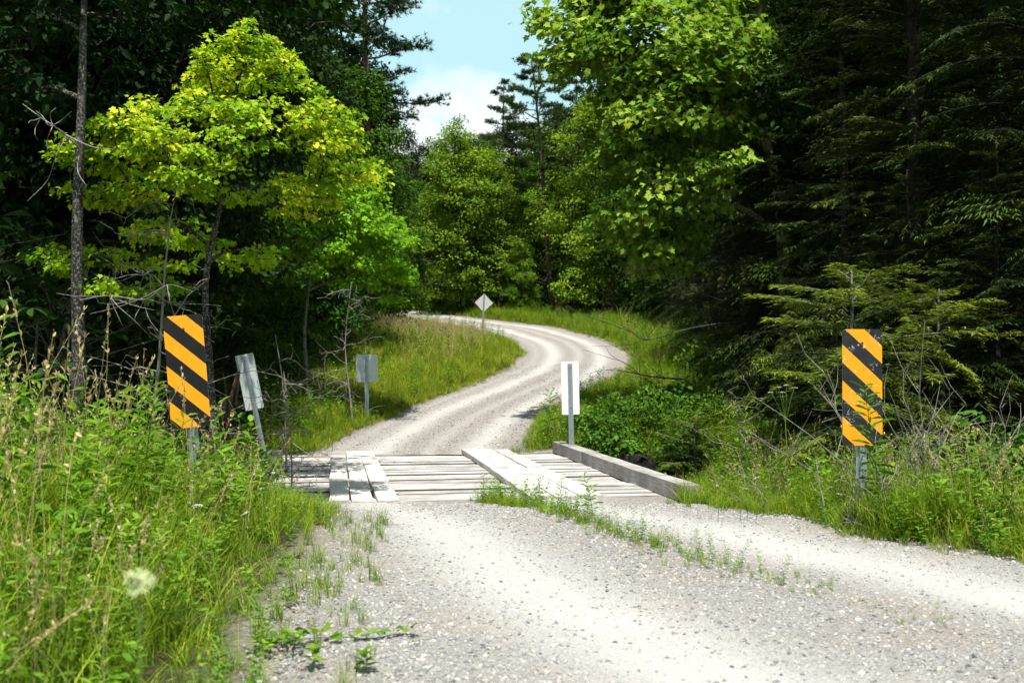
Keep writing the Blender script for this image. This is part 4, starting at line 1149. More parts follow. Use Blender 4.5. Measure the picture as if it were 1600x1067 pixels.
# ------------------------------------------------------------------ dead wood
def bare_tree(seed, H, n, spread, r0=.03, bend=0.0):
    rng = np.random.RandomState(seed); wd = MB()
    hs = np.linspace(0, 1, 8)
    tp = np.column_stack([bend * hs ** 1.5 + .05 * np.sin(hs * 6 + seed), .05 * np.cos(hs * 5), hs * H])
    wd.tube(tp, r0 * (1 - .85 * hs), 6)
    for k in range(n):
        h = rng.uniform(.18, .98); c = np.array([np.interp(h, hs, tp[:, j]) for j in range(3)])
        a = rng.uniform(0, 6.28); L = spread * rng.uniform(.4, 1.1) * (1.1 - .6 * h)
        d0 = np.array([math.cos(a), math.sin(a), rng.uniform(-.35, .55)])
        P = [c]
        for q in range(5):
            P.append(P[-1] + d0 * L / 5 + rng.normal(0, .06 * L, 3))
        P = np.array(P)
        wd.tube(P, np.linspace(r0 * .35, .003, 6), 4, cap=False)
        for q in range(4):
            s = rng.randint(1, 6); e = P[s] + rdir(rng, 1)[0] * L * .35 + d0 * L * .15
            wd.tube([P[s], (P[s] + e) / 2 + rng.normal(0, .04, 3), e], [r0 * .16, .004, .002], 3, cap=False)
    return wd.mesh('bare_tree', M['deadwood'], True)
BT = [bare_tree(61, 2.8, 22, 1.0, .022), bare_tree(62, 3.6, 26, 1.2, .026, .4), bare_tree(63, 2.2, 24, .9, .016, -.3)]
for k, (px, d, i, sc, lab) in enumerate([(225, 10.3, 1, 1.0, 'dead bare sapling with grey twigs left of the clean striped sign'), (448, 12.4, 0, 1.1, 'dead bare sapling with grey twigs right of the tilted pale sign'), (460, 14.0, 1, 1, 'dead bare sapling by the slim maple trunk'), (545, 20.5, 0, 1.1, 'dead bare sapling at the woods edge above the grey metal sign'),
                                          (360, 12.6, 2, 1.2, 'dead twiggy sapling between the two left marker signs'), (1185, 15.0, 2, 1.2, 'dead twiggy sapling behind the shrubs right of the bridge')]):
    x, y = P_(px, d)
    tag(link('dead_sapling', BT[i], None, (x, y, gz(x, y) - .1), (0, 0, k * 1.3), sc), lab, 'dead tree', 'dead saplings')
def brush(seed, n, H):
    rng = np.random.RandomState(seed); wd = MB()
    for k in range(n):
        a = rng.uniform(0, 6.28); b = np.array([math.cos(a), math.sin(a), 0]) * rng.uniform(0, .25)
        L = H * rng.uniform(.5, 1.1); dr = np.array([rng.normal(0, .45), rng.normal(0, .35), 1.0])
        P = [b + [0, 0, -.1]]
        for q in range(6):
            dr = dr + rng.normal(0, .16, 3) + np.array([0, 0, -.05]); P.append(P[-1] + unit(dr) * L / 6)
        P = np.array(P); wd.tube(P, np.linspace(.007, .002, 7), 4, cap=False)
        for q in range(4):
            s = rng.randint(2, 7); e = P[s] + unit(rdir(rng, 1)[0] + [0, 0, .6]) * L * .28
            wd.tube([P[s], (P[s] + e) / 2 + rng.normal(0, .02, 3), e], [.0035, .003, .0015], 3, cap=False)
    return wd.mesh('dead_brush', M['deadwood'], True)
for k, (px, d, n, H, lab) in enumerate([(1430, 7.9, 20, 1.6, 'tangle of dead grey stems right of the scratched striped sign'), (1510, 8.2, 16, 1.5, 'dead grey brush near the right picture edge'), (1320, 7.6, 8, .8, 'few dead grey stems leaning at the foot of the scratched sign'), (1215, 9.4, 9, .8, 'thin dead stems left of the scratched striped sign'), (80, 7.6, 10, 1.0, 'dry bare stems among the left weeds')]):
    x, y = P_(px, d)
    tag(link('dead_brush', brush(70 + k, n, H), None, (x, y, gz(x, y)), (0, 0, 0)), lab, 'brush')

def limb(name, label, paths, m, loc_d):
    wd = MB()
    for pts, r0, r1 in paths:
        P = spline([W(a, b, loc_d + dd) for a, b, dd in pts], 5)
        wd.tube(P, np.linspace(r0, r1, len(P)), 6)
    o = link(name, wd.mesh(name, m, True)); return tag(o, label, 'branch')
rl = np.random.RandomState(8)
def twigs(path, n, L, up):
    out = []
    for k in range(n):
        a = path[rl.randint(1, len(path) - 1)]
        q = [a]
        dx, dy = rl.normal(-.5, .6), rl.normal(up, .6)
        for j in range(3):
            dx += rl.normal(0, .35); dy += rl.normal(0, .35)
            q.append((q[-1][0] + dx * L / 3, q[-1][1] + dy * L / 3, a[2] + rl.normal(0, .1)))
        out.append((q, .005, .002))
    return out
p1 = [(1190, 500, 3.2), (1130, 505, 1.6), (1085, 512, .4), (1060, 518, .2), (1010, 531, 0), (985, 518, -.1), (945, 503, -.2), (912, 492, -.2), (886, 477, -.3)]
p2 = [(1012, 530, 0), (975, 540, .1), (925, 541, .2)]
limb('dead_branch', 'grey dead branch reaching left over the verge right of the bend', [(p1, .016, .003), (p2, .006, .002)] + twigs(p1, 6, 40, -.5), M['bark_lichen'], 18.5)
p3 = [(1070, 592, .3), (1035, 590, 0), (1000, 585, -.1), (978, 574, -.1)]
limb('dead_branch', 'dark twiggy dead branch above the shrubs right of the white sign', [(p3, .018, .005)] + twigs(p3, 13, 55, -.2), M['bark_dark'], 17.0)
p4 = [(1130, 470, .6), (1060, 445, .2), (1010, 420, 0), (965, 440, -.1), (925, 470, 0)]
limb('dead_branch', 'pale bare branches hanging below the sycamore leaves', [(p4, .009, .003)] + twigs(p4, 12, 60, .2), M['bark_dark'], 18.8)
p5 = [(122, 232, .1), (100, 210, 0), (78, 194, -.1), (60, 182, -.1), (30, 160, .1)]
limb('dead_branch', 'broken grey branch crossing the lichened trunk at the far left', [(p5, .010, .004), ([(100, 210, 0), (140, 228, -.1), (175, 232, -.2)], .01, .003), ([(122, 232, .1), (118, 265, .0), (132, 290, -.1)], .008, .003)] + twigs(p5, 7, 50, .5), M['deadwood'], 9.5)
p6 = [(118, 470, .1), (170, 462, -.1), (225, 468, -.1), (260, 445, -.2), (300, 455, -.1)]
limb('dead_branch', 'long pale dead branch in front of the left woods above the striped sign', [(p6, .007, .002)] + twigs(p6, 9, 55, .5), M['deadwood'], 9.6)

# broken snag left and stump right
sx_, sy_ = P_(338, 10.8)
def snag():
    rng = np.random.RandomState(3); wd = MB()
    hs = np.linspace(0, 1, 9); H = 1.55
    wd.tube(np.column_stack([.22 * hs + .03 * np.sin(hs * 7), 0 * hs, hs * H - .1]), .06 * (1 - .7 * hs) + .008 * rng.rand(9), 8)
    for k in range(9):
        a = rng.uniform(0, 6.28); h = rng.uniform(.2, .95)
        b = np.array([.22 * h + .06 * math.cos(a), .06 * math.sin(a), h * H])
        wd.tube([b, b + [.02 * math.cos(a), .03 * math.sin(a), .14], b + [.05 * math.cos(a), .05 * math.sin(a), rng.uniform(.2, .4)]], [.018, .014, .002], 5)
    return wd.mesh('broken_snag', M['snag'], True)
tag(link('broken_snag', snag(), None, (sx_, sy_, gz(sx_, sy_))), 'broken reddish-brown rotting snag between the two left marker signs', 'snag')
def stump():
    rng = np.random.RandomState(6); mb = MB(); n = 18
    th = np.arange(n) * 2 * np.pi / n; V = []
    for zz, rr in ((-.5, .34), (0, .29), (.18, .26), (.27, .25)):
        V.append(np.column_stack([np.cos(th) * rr * (1 + .07 * rng.normal(size=n)), np.sin(th) * rr * (1 + .07 * rng.normal(size=n)), zz + (.025 * rng.normal(size=n) if zz > .2 else 0 * th)]))
    V.append(np.column_stack([np.cos(th) * .14, np.sin(th) * .14, .22 + .02 * rng.normal(size=n)])); V = np.vstack(V)
    V = np.vstack([V, [[0, 0, .2]]])
    Q = [(r * n + j, r * n + (j + 1) % n, (r + 1) * n + (j + 1) % n, (r + 1) * n + j) for r in range(4) for j in range(n)]
    mb.add(V, Q, [(4 * n + j, 4 * n + (j + 1) % n, 5 * n) for j in range(n)])
    return mb.mesh('tree_stump', M['bark_dark'], False)
stx = BA + BU * 3.3 + BR * 3.0
tag(link('tree_stump', stump(), None, (stx[0], stx[1], -0.08), (0, .1, 0)), 'dark rotten stump just outside the right timber curb', 'stump')

# ------------------------------------------------------------------ scattered ground cover
LIB = {}
def proto_collection(name, meshes):
    c = bpy.data.collections.new(name)
    for k, me in enumerate(meshes):
        o = bpy.data.objects.new('%s_%02d' % (name, k), me); c.objects.link(o)
    LIB[name] = (c, len(meshes))
def scatter(name, lib, P, rot, scl, label, cat, seed=0):
    c, n = LIB[lib]
    rng = np.random.RandomState(seed)
    me = bpy.data.meshes.new(name)
    me.vertices.add(len(P)); me.vertices.foreach_set('co', np.asarray(P, np.float32).ravel())
    a = me.attributes.new('rot', 'FLOAT_VECTOR', 'POINT'); a.data.foreach_set('vector', np.asarray(rot, np.float32).ravel())
    a = me.attributes.new('scl', 'FLOAT_VECTOR', 'POINT'); a.data.foreach_set('vector', np.asarray(scl, np.float32).ravel())
    a = me.attributes.new('pick', 'INT', 'POINT'); a.data.foreach_set('value', rng.randint(0, n, len(P)).astype(np.int32))
    nt = bpy.data.node_groups.new('scatter_' + name, 'GeometryNodeTree')
    nt.interface.new_socket('Geometry', in_out='INPUT', socket_type='NodeSocketGeometry')
    nt.interface.new_socket('Geometry', in_out='OUTPUT', socket_type='NodeSocketGeometry')
    gi = nt.nodes.new('NodeGroupInput'); go = nt.nodes.new('NodeGroupOutput')
    ip = nt.nodes.new('GeometryNodeInstanceOnPoints'); ci = nt.nodes.new('GeometryNodeCollectionInfo')
    ci.inputs['Collection'].default_value = c
    ci.inputs['Separate Children'].default_value = True; ci.inputs['Reset Children'].default_value = True
    def na(nm, t):
        q = nt.nodes.new('GeometryNodeInputNamedAttribute'); q.data_type = t; q.inputs['Name'].default_value = nm
        return [s for s in q.outputs if s.name == 'Attribute' and s.enabled][0]
    L = nt.links
    L.new(gi.outputs[0], ip.inputs['Points']); L.new(ci.outputs[0], ip.inputs['Instance'])
    ip.inputs['Pick Instance'].default_value = True
    L.new(na('pick', 'INT'), ip.inputs['Instance Index'])
    L.new(na('rot', 'FLOAT_VECTOR'), ip.inputs['Rotation'])
    L.new(na('scl', 'FLOAT_VECTOR'), ip.inputs['Scale'])
    L.new(ip.outputs[0], go.inputs[0])
    o = link(name, me)
    md = o.modifiers.new('scatter', 'NODES'); md.node_group = nt
    return tag(o, label, cat, kind='stuff')

def grass_clump(seed, n, H, spread, wdt, m, bend=.5, seg=3, heads=0, hm=None):
    rng = np.random.RandomState(seed); V, Q, T, tint = [], [], [], []
    k0 = 0
    for b in range(n):
        a = rng.uniform(0, 6.28); r = spread * math.sqrt(rng.uniform())
        p = np.array([math.cos(a) * r, math.sin(a) * r, -.02])
        L = H * rng.uniform(.45, 1.05); az = rng.uniform(0, 6.28); dh = np.array([math.cos(az), math.sin(az), 0]); sd = np.array([-dh[1], dh[0], 0])
        bn = bend * rng.uniform(.2, 1.4); w = wdt * rng.uniform(.6, 1.3)
        u = np.linspace(0, 1, seg + 1)
        C_ = p + dh * (L * bn * u ** 2)[:, None] + np.array([0, 0, 1]) * (L * u * (1 - .42 * bn * u))[:, None]
        ww = w * (1 - u ** 1.8) * .5
        for i in range(seg):
            V += [C_[i] - sd * ww[i], C_[i] + sd * ww[i]]
        V.append(C_[seg])
        for i in range(seg - 1):
            q = k0 + 2 * i; Q.append((q, q + 1, q + 3, q + 2))
        q = k0 + 2 * (seg - 1); T.append((q, q + 1, q + 2))
        tv = rng.uniform(); tint += [tv] * (2 * seg + 1); k0 += 2 * seg + 1
    mb = MB(); mb.add(V, Q, T, np.array(tint))
    return mb.mesh('grass_clump', m)
def seed_stems(seed, n, H, spread, m):
    rng = np.random.RandomState(seed); mb = MB()
    for b in range(n):
        a = rng.uniform(0, 6.28); r = spread * math.sqrt(rng.uniform())
        p = np.array([math.cos(a) * r, math.sin(a) * r, -.02]); L = H * rng.uniform(.65, 1.1)
        dh = rng.normal(0, .16, 2); u = np.linspace(0, 1, 5)
        C_ = p + np.column_stack([dh[0] * L * u ** 2, dh[1] * L * u ** 2, L * u])
        mb.tube(C_, np.linspace(.0022, .0012, 5), 3, cap=False)
        m_ = 14; f = np.sort(rng.uniform(.80, 1.02, m_))
        pos = p + np.column_stack([dh[0] * L * f ** 2, dh[1] * L * f ** 2, L * f])
        ax = unit(np.array([dh[0], dh[1], 1.0]) + .6 * rng.normal(size=(m_, 3)))
        mb.leaves(LANCE[0] * [1, 2.2, 1], LANCE[1], pos, ax, rdir(rng, m_), .028 * rng.uniform(.6, 1.2, m_), rng.uniform(0, 1, m_))
    return mb.mesh('seed_stems', m)
def weed(seed, H, n, tm, ls, mode, m=None):
    rng = np.random.RandomState(seed); mb = MB()
    dh = rng.normal(0, .12, 2); u = np.linspace(0, 1, 6)
    C_ = np.column_stack([dh[0] * H * u ** 2, dh[1] * H * u ** 2, H * u - .02])
    mb.tube(C_, np.linspace(.0045, .0018, 6), 4)
    f = np.linspace(.12, 1, n)
    pos = np.column_stack([dh[0] * H * f ** 2, dh[1] * H * f ** 2, H * f])
    az = (np.arange(n) * 2.4) if mode == 0 else (np.arange(n) // 2 * 1.57 + np.arange(n) % 2 * math.pi)
    az = az + rng.normal(0, .25, n)
    ax = np.column_stack([np.cos(az), np.sin(az), .55 * f + rng.normal(0, .18, n)])
    nr = unit(np.array([0, 0, 1.]) + .3 * rng.normal(size=(n, 3)))
    sz = ls * (1.15 - .75 * np.abs(f - .45)) * rng.uniform(.75, 1.2, n)
    mb.leaves(tm[0], tm[1], pos, ax, nr, sz, np.clip(.3 + .5 * f + rng.normal(0, .15, n), 0, 1))
    return mb.mesh('weed', m or M['weed'])
proto_collection('g_tall', [grass_clump(i, 22, .9, .09, .009, M['grass'], .55, 4) for i in range(4)] + [grass_clump(9, 16, .8, .08, .013, M['grass'], .75, 5)])
proto_collection('g_short', [grass_clump(20 + i, 22, .5, .09, .008, M['grass'], .8, 3) for i in range(4)])
proto_collection('g_bank', [grass_clump(30 + i, 26, .6, .14, .011, M['grass_bank'], .6, 3) for i in range(4)])
proto_collection('g_dry', [grass_clump(40 + i, 16, .7, .12, .007, M['dry'], .3, 3) for i in range(2)] + [seed_stems(43 + i, 8, .85, .12, M['dry']) for i in range(2)])
proto_collection('g_seed', [seed_stems(50 + i, 4, 1.0, .1, M['dry']) for i in range(4)])
proto_collection('weeds', [weed(60, .85, 34, LANCE, .13, 0), weed(61, .7, 26, LANCE, .12, 0), weed(62, .6, 14, OVATE, .10, 1), weed(63, .75, 16, OVATE, .12, 1), weed(64, .5, 12, OVATE, .09, 1)])
proto_collection('litter', [weed(66, .25, 6, OVATE, .10, 0, M['broad_dark']), weed(67, .4, 9, OVATE, .12, 1, M['broad_dark'])])

def region(n, x0, x1, y0, y1, seed):
    r = np.random.RandomState(seed)
    return r.uniform(x0, x1, n), r.uniform(y0, y1, n), r
def finish(name, lib, x, y, r, smin, smax, label, cat, tilt=.12, hfac=None, seed=0):
    z = ground(x, y)
    n = len(x)
    rot = np.column_stack([r.normal(0, tilt, n), r.normal(0, tilt, n), r.uniform(0, 6.283, n)])
    s = r.uniform(smin, smax, n)
    if hfac is not None: s = s * hfac
    sc = np.column_stack([s ** .6, s ** .6, s])
    scatter(name, lib, np.column_stack([x, y, z]), rot, sc, label, cat, seed)
def creek_s(x, y):
    s = (x - BA[0]) * BU[0] + (y - BA[1]) * BU[1]
    return (s > 1.2) & (s < BL - 1.0)
def edge_noise(x, y): return .12 * wob(x, y, 4.5, 31) + .10 * wob(x, y, 1.7, 32)

# near left: tall grass and weeds
x, y, r = region(9000, -8.5, 0.3, 1.7, 12.2, 1)
rd = road_dist(x, y); e = rd + edge_noise(x, y)
k = (x < np.interp(y, LY, LX) + .1) & (e > 0.02) & (rd < 4.6) & (np.abs(x) < .62 * y + 1.6) & ~creek_s(x, y) & (np.hypot(x, y) > 2.3) & (r.rand(len(x)) < .45 + .55 * sstep(0, .6, e)) & (r.rand(len(x)) < 1.15 - .18 * np.clip(rd, 0, 5))
x, y, rd, e = x[k], y[k], rd[k], e[k]
hf = (.26 + .74 * sstep(.0, 1.5, e)) * (1 + .18 * sstep(1.2, 2.6, e)) * (1 + .16 * wob(x, y, 2.2, 77)) * (1 - .45 * sstep(8.3, 9.6, y) * sstep(-3.6, -2.8, x))
hf = hf * np.interp(np.hypot(x, y), [2, 4, 6, 8.5], [.85, .95, 1.12, 1.1])
u = r.rand(len(x))
for nm, lib, lo, hi, a, b, lab, cat in [('tall_grass', 'g_tall', 0, .60, .6, 1.1, 'tall fresh green grass on the left roadside', 'grass'), ('weed_patch', 'weeds', .60, .91, .6, 1.15, 'leafy green weeds among the left roadside grass', 'weeds'), ('dry_seed_grass', 'g_seed', .955, 1.0, .95, 1.4, 'tan seed heads standing over the left roadside grass', 'grass'), ('dry_grass', 'g_dry', .91, .955, .7, 1.2, 'straw-coloured dead blades in the left roadside grass', 'grass')]:
    q = (u >= lo) & (u < hi) & ((lib != 'g_seed') | (e > .35))
    finish(nm, lib, x[q], y[q], r, a, b, lab, cat, hfac=hf[q])
# near right verge
x, y, r = region(11000, 1.4, 8.5, 4.5, 13.2, 2)
rd = road_dist(x, y); e = rd + edge_noise(x, y)
k = (x > np.interp(y, RY, RX) - .1) & (e > .02) & (rd < 2.9) & (np.abs(x) < .60 * y + 1.2) & ~creek_s(x, y) & (r.rand(len(x)) < .5 + .5 * sstep(0, .5, e)) & (r.rand(len(x)) < 1.2 - .25 * np.clip(rd, 0, 3))
x, y, rd, e = x[k], y[k], rd[k], e[k]
hf = .35 + .65 * sstep(.0, .9, e)
u = r.rand(len(x))
for nm, lib, lo, hi, a, b, lab, cat in [('verge_grass', 'g_short', 0, .50, .75, 1.3, 'arching green grass on the right road verge', 'grass'), ('verge_grass', 'g_tall', .5, .66, .5, .85, 'taller grass blades in the right road verge', 'grass'), ('weed_patch', 'weeds', .66, .92, .45, .85, 'leafy weeds in the right road verge', 'weeds'), ('dry_seed_grass', 'g_seed', .92, 1.0, .5, .85, 'tan grass stems in the right road verge', 'grass')]:
    q = (u >= lo) & (u < hi)
    finish(nm, lib, x[q], y[q], r, a, b, lab, cat, hfac=hf[q])
# creek banks and far-side verge close to the bridge
x, y, r = region(9000, -7.5, 5.5, 11.4, 23, 3)
rd = road_dist(x, y); e = rd + edge_noise(x, y)
k = (e > .05) & (rd < 3.8) & (r.rand(len(x)) < .5 + .5 * sstep(0, .5, e)) & (np.abs(x) < .55 * y)
x, y, rd, e = x[k], y[k], rd[k], e[k]; hf = .35 + .65 * sstep(0, .8, e); u = r.rand(len(x))
q = u < .6; finish('bank_grass', 'g_tall', x[q], y[q], r, .45, .8, 'green grass on the creek banks beside the bridge', 'grass', hfac=hf[q])
q = u >= .72; finish('weed_patch', 'weeds', x[q], y[q], r, .5, .95, 'leafy weeds on the creek banks beside the bridge', 'weeds', hfac=hf[q])
# grass bank inside the bend and far verges
x, y, r = region(52000, -12, 12, 17.5, 66, 4)
rd = road_dist(x, y); e = rd + edge_noise(x, y)
left = side_left(x, y) > 0
wl_ = np.interp(y, [17, 21, 30, 46, 52, 66], [-4.8, -5.1, -5.8, -6.8, -9, -13])
inside = left & (y < 49) & (x > wl_)
outer = ~inside & (rd < 4.9)
k = (e > .04) & (inside | outer) & (np.abs(x) < .56 * y) & (r.rand(len(x)) < np.where(y < 30, 1.0, .8))
x, y, rd, e, inside = x[k], y[k], rd[k], e[k], inside[k]
hf = (.35 + .65 * sstep(0, .9, e)) * np.where(inside, 1 - .5 * sstep(38, 46, y), 1)
dryness = np.where(inside, sstep(25, 38, y) * sstep(.8, 2.0, e) * (.35 + .6 * wob(x, y, .55, 41)), .02)
u = r.rand(len(x))
q = (u > dryness * .75) & inside; finish('bank_grass', 'g_bank', x[q], y[q], r, .6, 1.1, 'olive green grass covering the bank inside the bend', 'grass', hfac=hf[q])
q = (u <= dryness * .75); finish('dry_grass', 'g_dry', x[q], y[q], r, .7, 1.15, 'pale tan dry grass on top of the bank inside the bend', 'grass', hfac=hf[q])
q = (u > dryness) & ~inside; finish('verge_grass', 'g_short', x[q], y[q], r, .8, 1.5, 'bright green grass verge along the outside of the bend', 'grass', hfac=hf[q])
q = (r.rand(len(x)) < .10) & (e > .3); finish('weed_patch', 'weeds', x[q], y[q], r, .55, 1.05, 'scattered leafy weeds in the bank and bend grass', 'weeds')
# woodland floor plants
x, y, r = region(5000, -14, 14, 8, 50, 6)
rd = road_dist(x, y); k = (rd > 2.6) & (np.abs(x) < .58 * y + 1); x, y = x[k], y[k]
finish('forest_floor_plants', 'litter', x, y, r, .7, 1.5, 'dark low plants on the shaded woodland floor', 'ground cover')

# gravel stones
def stone_mesh(seed):
    rng = np.random.RandomState(seed)
    import bmesh
    bm = bmesh.new(); bmesh.ops.create_icosphere(bm, subdivisions=1, radius=1)
    V = np.array([v.co[:] for v in bm.verts]); T = np.array([[v.index for v in f.verts] for f in bm.faces]); bm.free()
    V = V * rng.uniform(.72, 1.2, (len(V), 1)) * np.array([1, rng.uniform(.6, .95), rng.uniform(.45, .7)])
    return new_mesh('stone', V, [T], mats=[M['stone']])
proto_collection('stones', [stone_mesh(200 + i) for i in range(7)])
def stones(n, x0, x1, y0, y1, smin, smax, seed, near):
    x, y, r = region(n, x0, x1, y0, y1, seed)
    rd = road_dist(x, y)
    s = (x - BA[0]) * BU[0] + (y - BA[1]) * BU[1]
    k = (rd < .12 - .5 * r.rand(len(x)) ** 2) & (np.abs(x) < .54 * y + .5) & ((s < -.16 + .16 * r.rand(len(x)) ** 2) | (s > BL - .02))
    x, y = x[k], y[k]
    tr = near_track(x, y) if near else far_track(x, y)
    patch = .55 + .45 * wob(x, y, 1.3, 51)
    k = r.rand(len(x)) < (1 - .86 * np.clip(tr, 0, 1)) * np.clip(patch + .25, .15, 1)
    x, y, tr = x[k], y[k], tr[k]
    z = road_z(x, y) - .028 * tr + .018 * wob(x, y, 2.4, 11) + .008 * wob(x, y, 9, 12)
    z = z + 0.06 * tr * sstep(10.0, 10.9, y) * (y < 12)
    sz = smin * (smax / smin) ** (r.rand(len(x)) ** 3.0)
    P = np.column_stack([x, y, z + sz * .12])
    rot = np.column_stack([r.normal(0, .35, len(x)), r.normal(0, .35, len(x)), r.uniform(0, 6.28, len(x))])
    return P, rot, np.repeat(sz[:, None], 3, 1)
S = [stones(95000, -2.2, 5, 3.2, 6.2, .003, .0155, 71, True), stones(70000, -2.6, 5, 6.2, 11.3, .0045, .016, 72, True)]
scatter('gravel', 'stones', *[np.vstack(q) for q in zip(*S)], 'loose grey gravel on the road in front of the bridge', 'gravel', 3)
S = [stones(60000, -5, 6, 17.0, 34, .010, .024, 73, False)]
scatter('gravel', 'stones', *[np.vstack(q) for q in zip(*S)], 'loose gravel on the road beyond the bridge', 'gravel', 4)

# tufts down the middle of the near road
r = np.random.RandomState(81)
mid = spline(MID, 12)
t = r.rand(900); t = t ** 1.15
ii = (t * (len(mid) - 1)).astype(int)
x = mid[ii, 0] + r.normal(0, .10, 900); y = mid[ii, 1] + r.normal(0, .12, 900)
dens = np.interp(y, [4.5, 5.5, 6.5, 7.5, 9, 10.9, 11.2], [.3, .4, .6, 1, 1, 1, .6]) * np.clip(.8 + .9 * wob(x * 0, y, 3.2, 61), 0, 1)
k = r.rand(900) < dens; x, y = x[k], y[k]
nn = len(x); z = road_z(x, y)
s = r.uniform(.16, .42, nn) * np.interp(y, [4.5, 7, 9, 11], [.35, .7, 1.0, 1.0])
u = r.rand(nn)
for nm, lib, q, lab, cat in [('median_grass', 'g_short', u < .72, 'short grass tufts down the middle of the near road', 'grass'), ('median_weeds', 'weeds', u >= .72, 'small leafy weeds in the middle strip of the near road', 'weeds')]:
    scatter(nm, lib, np.column_stack([x, y, z])[q], np.column_stack([r.normal(0, .2, nn), r.normal(0, .2, nn), r.uniform(0, 6.28, nn)])[q], np.repeat(s[:, None], 3, 1)[q] * [1.0, 1.0, 1.0], lab, cat)
# thin grass creeping over the road edge, left
x, y, r = region(700, -1.8, -.3, 3.4, 8.2, 83); rd = road_dist(x, y)
k = (rd < .02) & (rd > -.45) & (r.rand(700) < .42); x, y = x[k], y[k]
scatter('edge_grass', 'g_short', np.column_stack([x, y, road_z(x, y)]), np.column_stack([x * 0, x * 0, r.uniform(0, 6.28, len(x))]), np.repeat(r.uniform(.15, .5, (len(x), 1)), 3, 1), 'thin grass creeping over the left gravel edge', 'grass')

x, y, r = region(900, 1.6, 4.2, 5.0, 10.6, 84); rd = road_dist(x, y)
k = (rd < .03) & (rd > -.30) & (x > np.interp(y, RY, RX) - .4) & (r.rand(900) < .40); x, y = x[k], y[k]
scatter('edge_grass', 'g_short', np.column_stack([x, y, road_z(x, y)]), np.column_stack([x * 0, x * 0, r.uniform(0, 6.28, len(x))]), np.repeat(r.uniform(.15, .45, (len(x), 1)), 3, 1), 'thin grass creeping over the right gravel edge', 'grass')

# ------------------------------------------------------------------ single plants one can point at
def single_weed(px, d, H, n, ls, seed, label, tm=LANCE, lean=0.0, mode=0, z=None):
    x, y = P_(px, d)
    me = weed(seed, H, n, tm, ls, mode)
    o = link('tall_weed', me, None, (x, y, gz(x, y) if z is None else z), (0, lean, seed))
    return tag(o, label, 'weed')
single_weed(42, 6.4, 1.50, 60, .15, 301, 'tall single green weed with narrow leaves at the left edge')
single_weed(205, 6.9, 1.12, 46, .16, 302, 'narrow-leaved green weed left of the clean striped sign')
single_weed(1372, 7.45, 1.08, 60, .15, 303, 'feathery green weed covering the lower right of the scratched sign')
single_weed(350, 7.0, .95, 20, .14, 304, 'broad-leaved weed at the foot of the clean striped sign', OVATE, mode=1)
single_weed(395, 8.2, .80, 20, .13, 305, 'broad-leaved weed right of the clean striped sign', OVATE, mode=1)
single_weed(400, 10.3, .95, 22, .12, 306, 'leafy weed by the left timber curb', OVATE, mode=1)
single_weed(925, 8.7, .34, 20, .10, 307, 'small upright weed in the middle of the near road', z=.25)
single_weed(855, 18.6, .95, 26, .22, 308, 'arching grassy weed left of the white sign beyond the bridge')

def umbel(rad_, n, seed, m):
    rng = np.random.RandomState(seed); mb = MB()
    a = rng.uniform(0, 6.28, n); rr = rad_ * np.sqrt(rng.uniform(0, 1, n))
    pos = np.column_stack([np.cos(a) * rr, np.sin(a) * rr, -.25 * rr ** 2 / rad_ + rng.normal(0, .04 * rad_, n)])
    for k in range(5):
        az = rng.uniform(0, 6.28, n)
        mb.leaves(KITE[0], KITE[1], pos, np.column_stack([np.cos(az), np.sin(az), 0 * az]), unit(np.array([0, 0, 1.]) + .3 * rng.normal(size=(n, 3))), rad_ * .2, rng.uniform(0, 1, n))
    return mb.mesh('flower_head', m)
def rays(rad_, n, seed):
    rng = np.random.RandomState(seed); mb = MB()
    for k in range(n):
        a = rng.uniform(0, 6.28); q = rad_ * math.sqrt(rng.uniform())
        mb.tube([(0, 0, -rad_ * .9), (math.cos(a) * q * .6, math.sin(a) * q * .6, -rad_ * .35), (math.cos(a) * q, math.sin(a) * q, -.02 * rad_)], .0012, 3, cap=False)
    return mb
UM = [umbel(.035, 46, 1, M['umbel']), umbel(.028, 34, 2, M['petal']), umbel(.016, 16, 3, M['petal'])]
def flower(px, py, d, i, label, group=None, scl=1.0, lean=0.0):
    p = W(px, py, d); g = gz(p[0], p[1])
    h = max(.12, p[2] - g)
    root = thing('white_wildflower', label, 'flower', (p[0], p[1], g), (0, lean, 0), group)
    mb = rays(.03 * scl, 12, int(px)); 
    for v in range(len(mb.V)): mb.V[v] = mb.V[v] + [0, 0, h]
    mb.tube([(0, 0, 0), (.01, 0, h * .5), (0, 0, h - .025 * scl)], [.003, .0024, .0018], 4)
    link('stem', mb.mesh('stem', M['stem']), root)
    link('flower_head', UM[i], root, (0, 0, h), (RNG.normal(0, .25), RNG.normal(0, .25), RNG.uniform(0, 6)), scl)
    return root
fl0 = flower(220, 903, 1.45, 0, 'blurred white umbel flower close to the camera, bottom left', scl=.62)
for c_ in fl0.children:
    if c_.name.startswith('flower_head'): c_.rotation_euler = (.75, .15, 0)
FL = [(58, 812), (130, 855), (122, 818), (152, 768), (156, 778), (298, 792), (310, 796), (186, 822), (383, 808), (390, 830), (398, 700), (380, 735), (347, 728), (310, 720), (430, 745), (410, 770), (262, 845), (330, 870), (60, 745), (240, 770), (205, 840), (420, 800), (360, 765), (440, 725)]
for k, (px, py) in enumerate(FL):
    d = float(np.interp(py, [690, 720, 760, 800, 870], [9.2, 8.0, 6.6, 5.8, 5.0])) 
    if px < 230: d = min(d, 5.6)
    flower(px, py - 8, d, 1 + k % 2, 'small white wildflower among the left roadside weeds', 'wildflowers in the left weeds')
FR = [(1280, 720), (1155, 740), (1310, 770), (1332, 768), (1458, 746), (1372, 712), (1180, 745), (1120, 757), (1295, 760), (1376, 730), (1165, 762)]
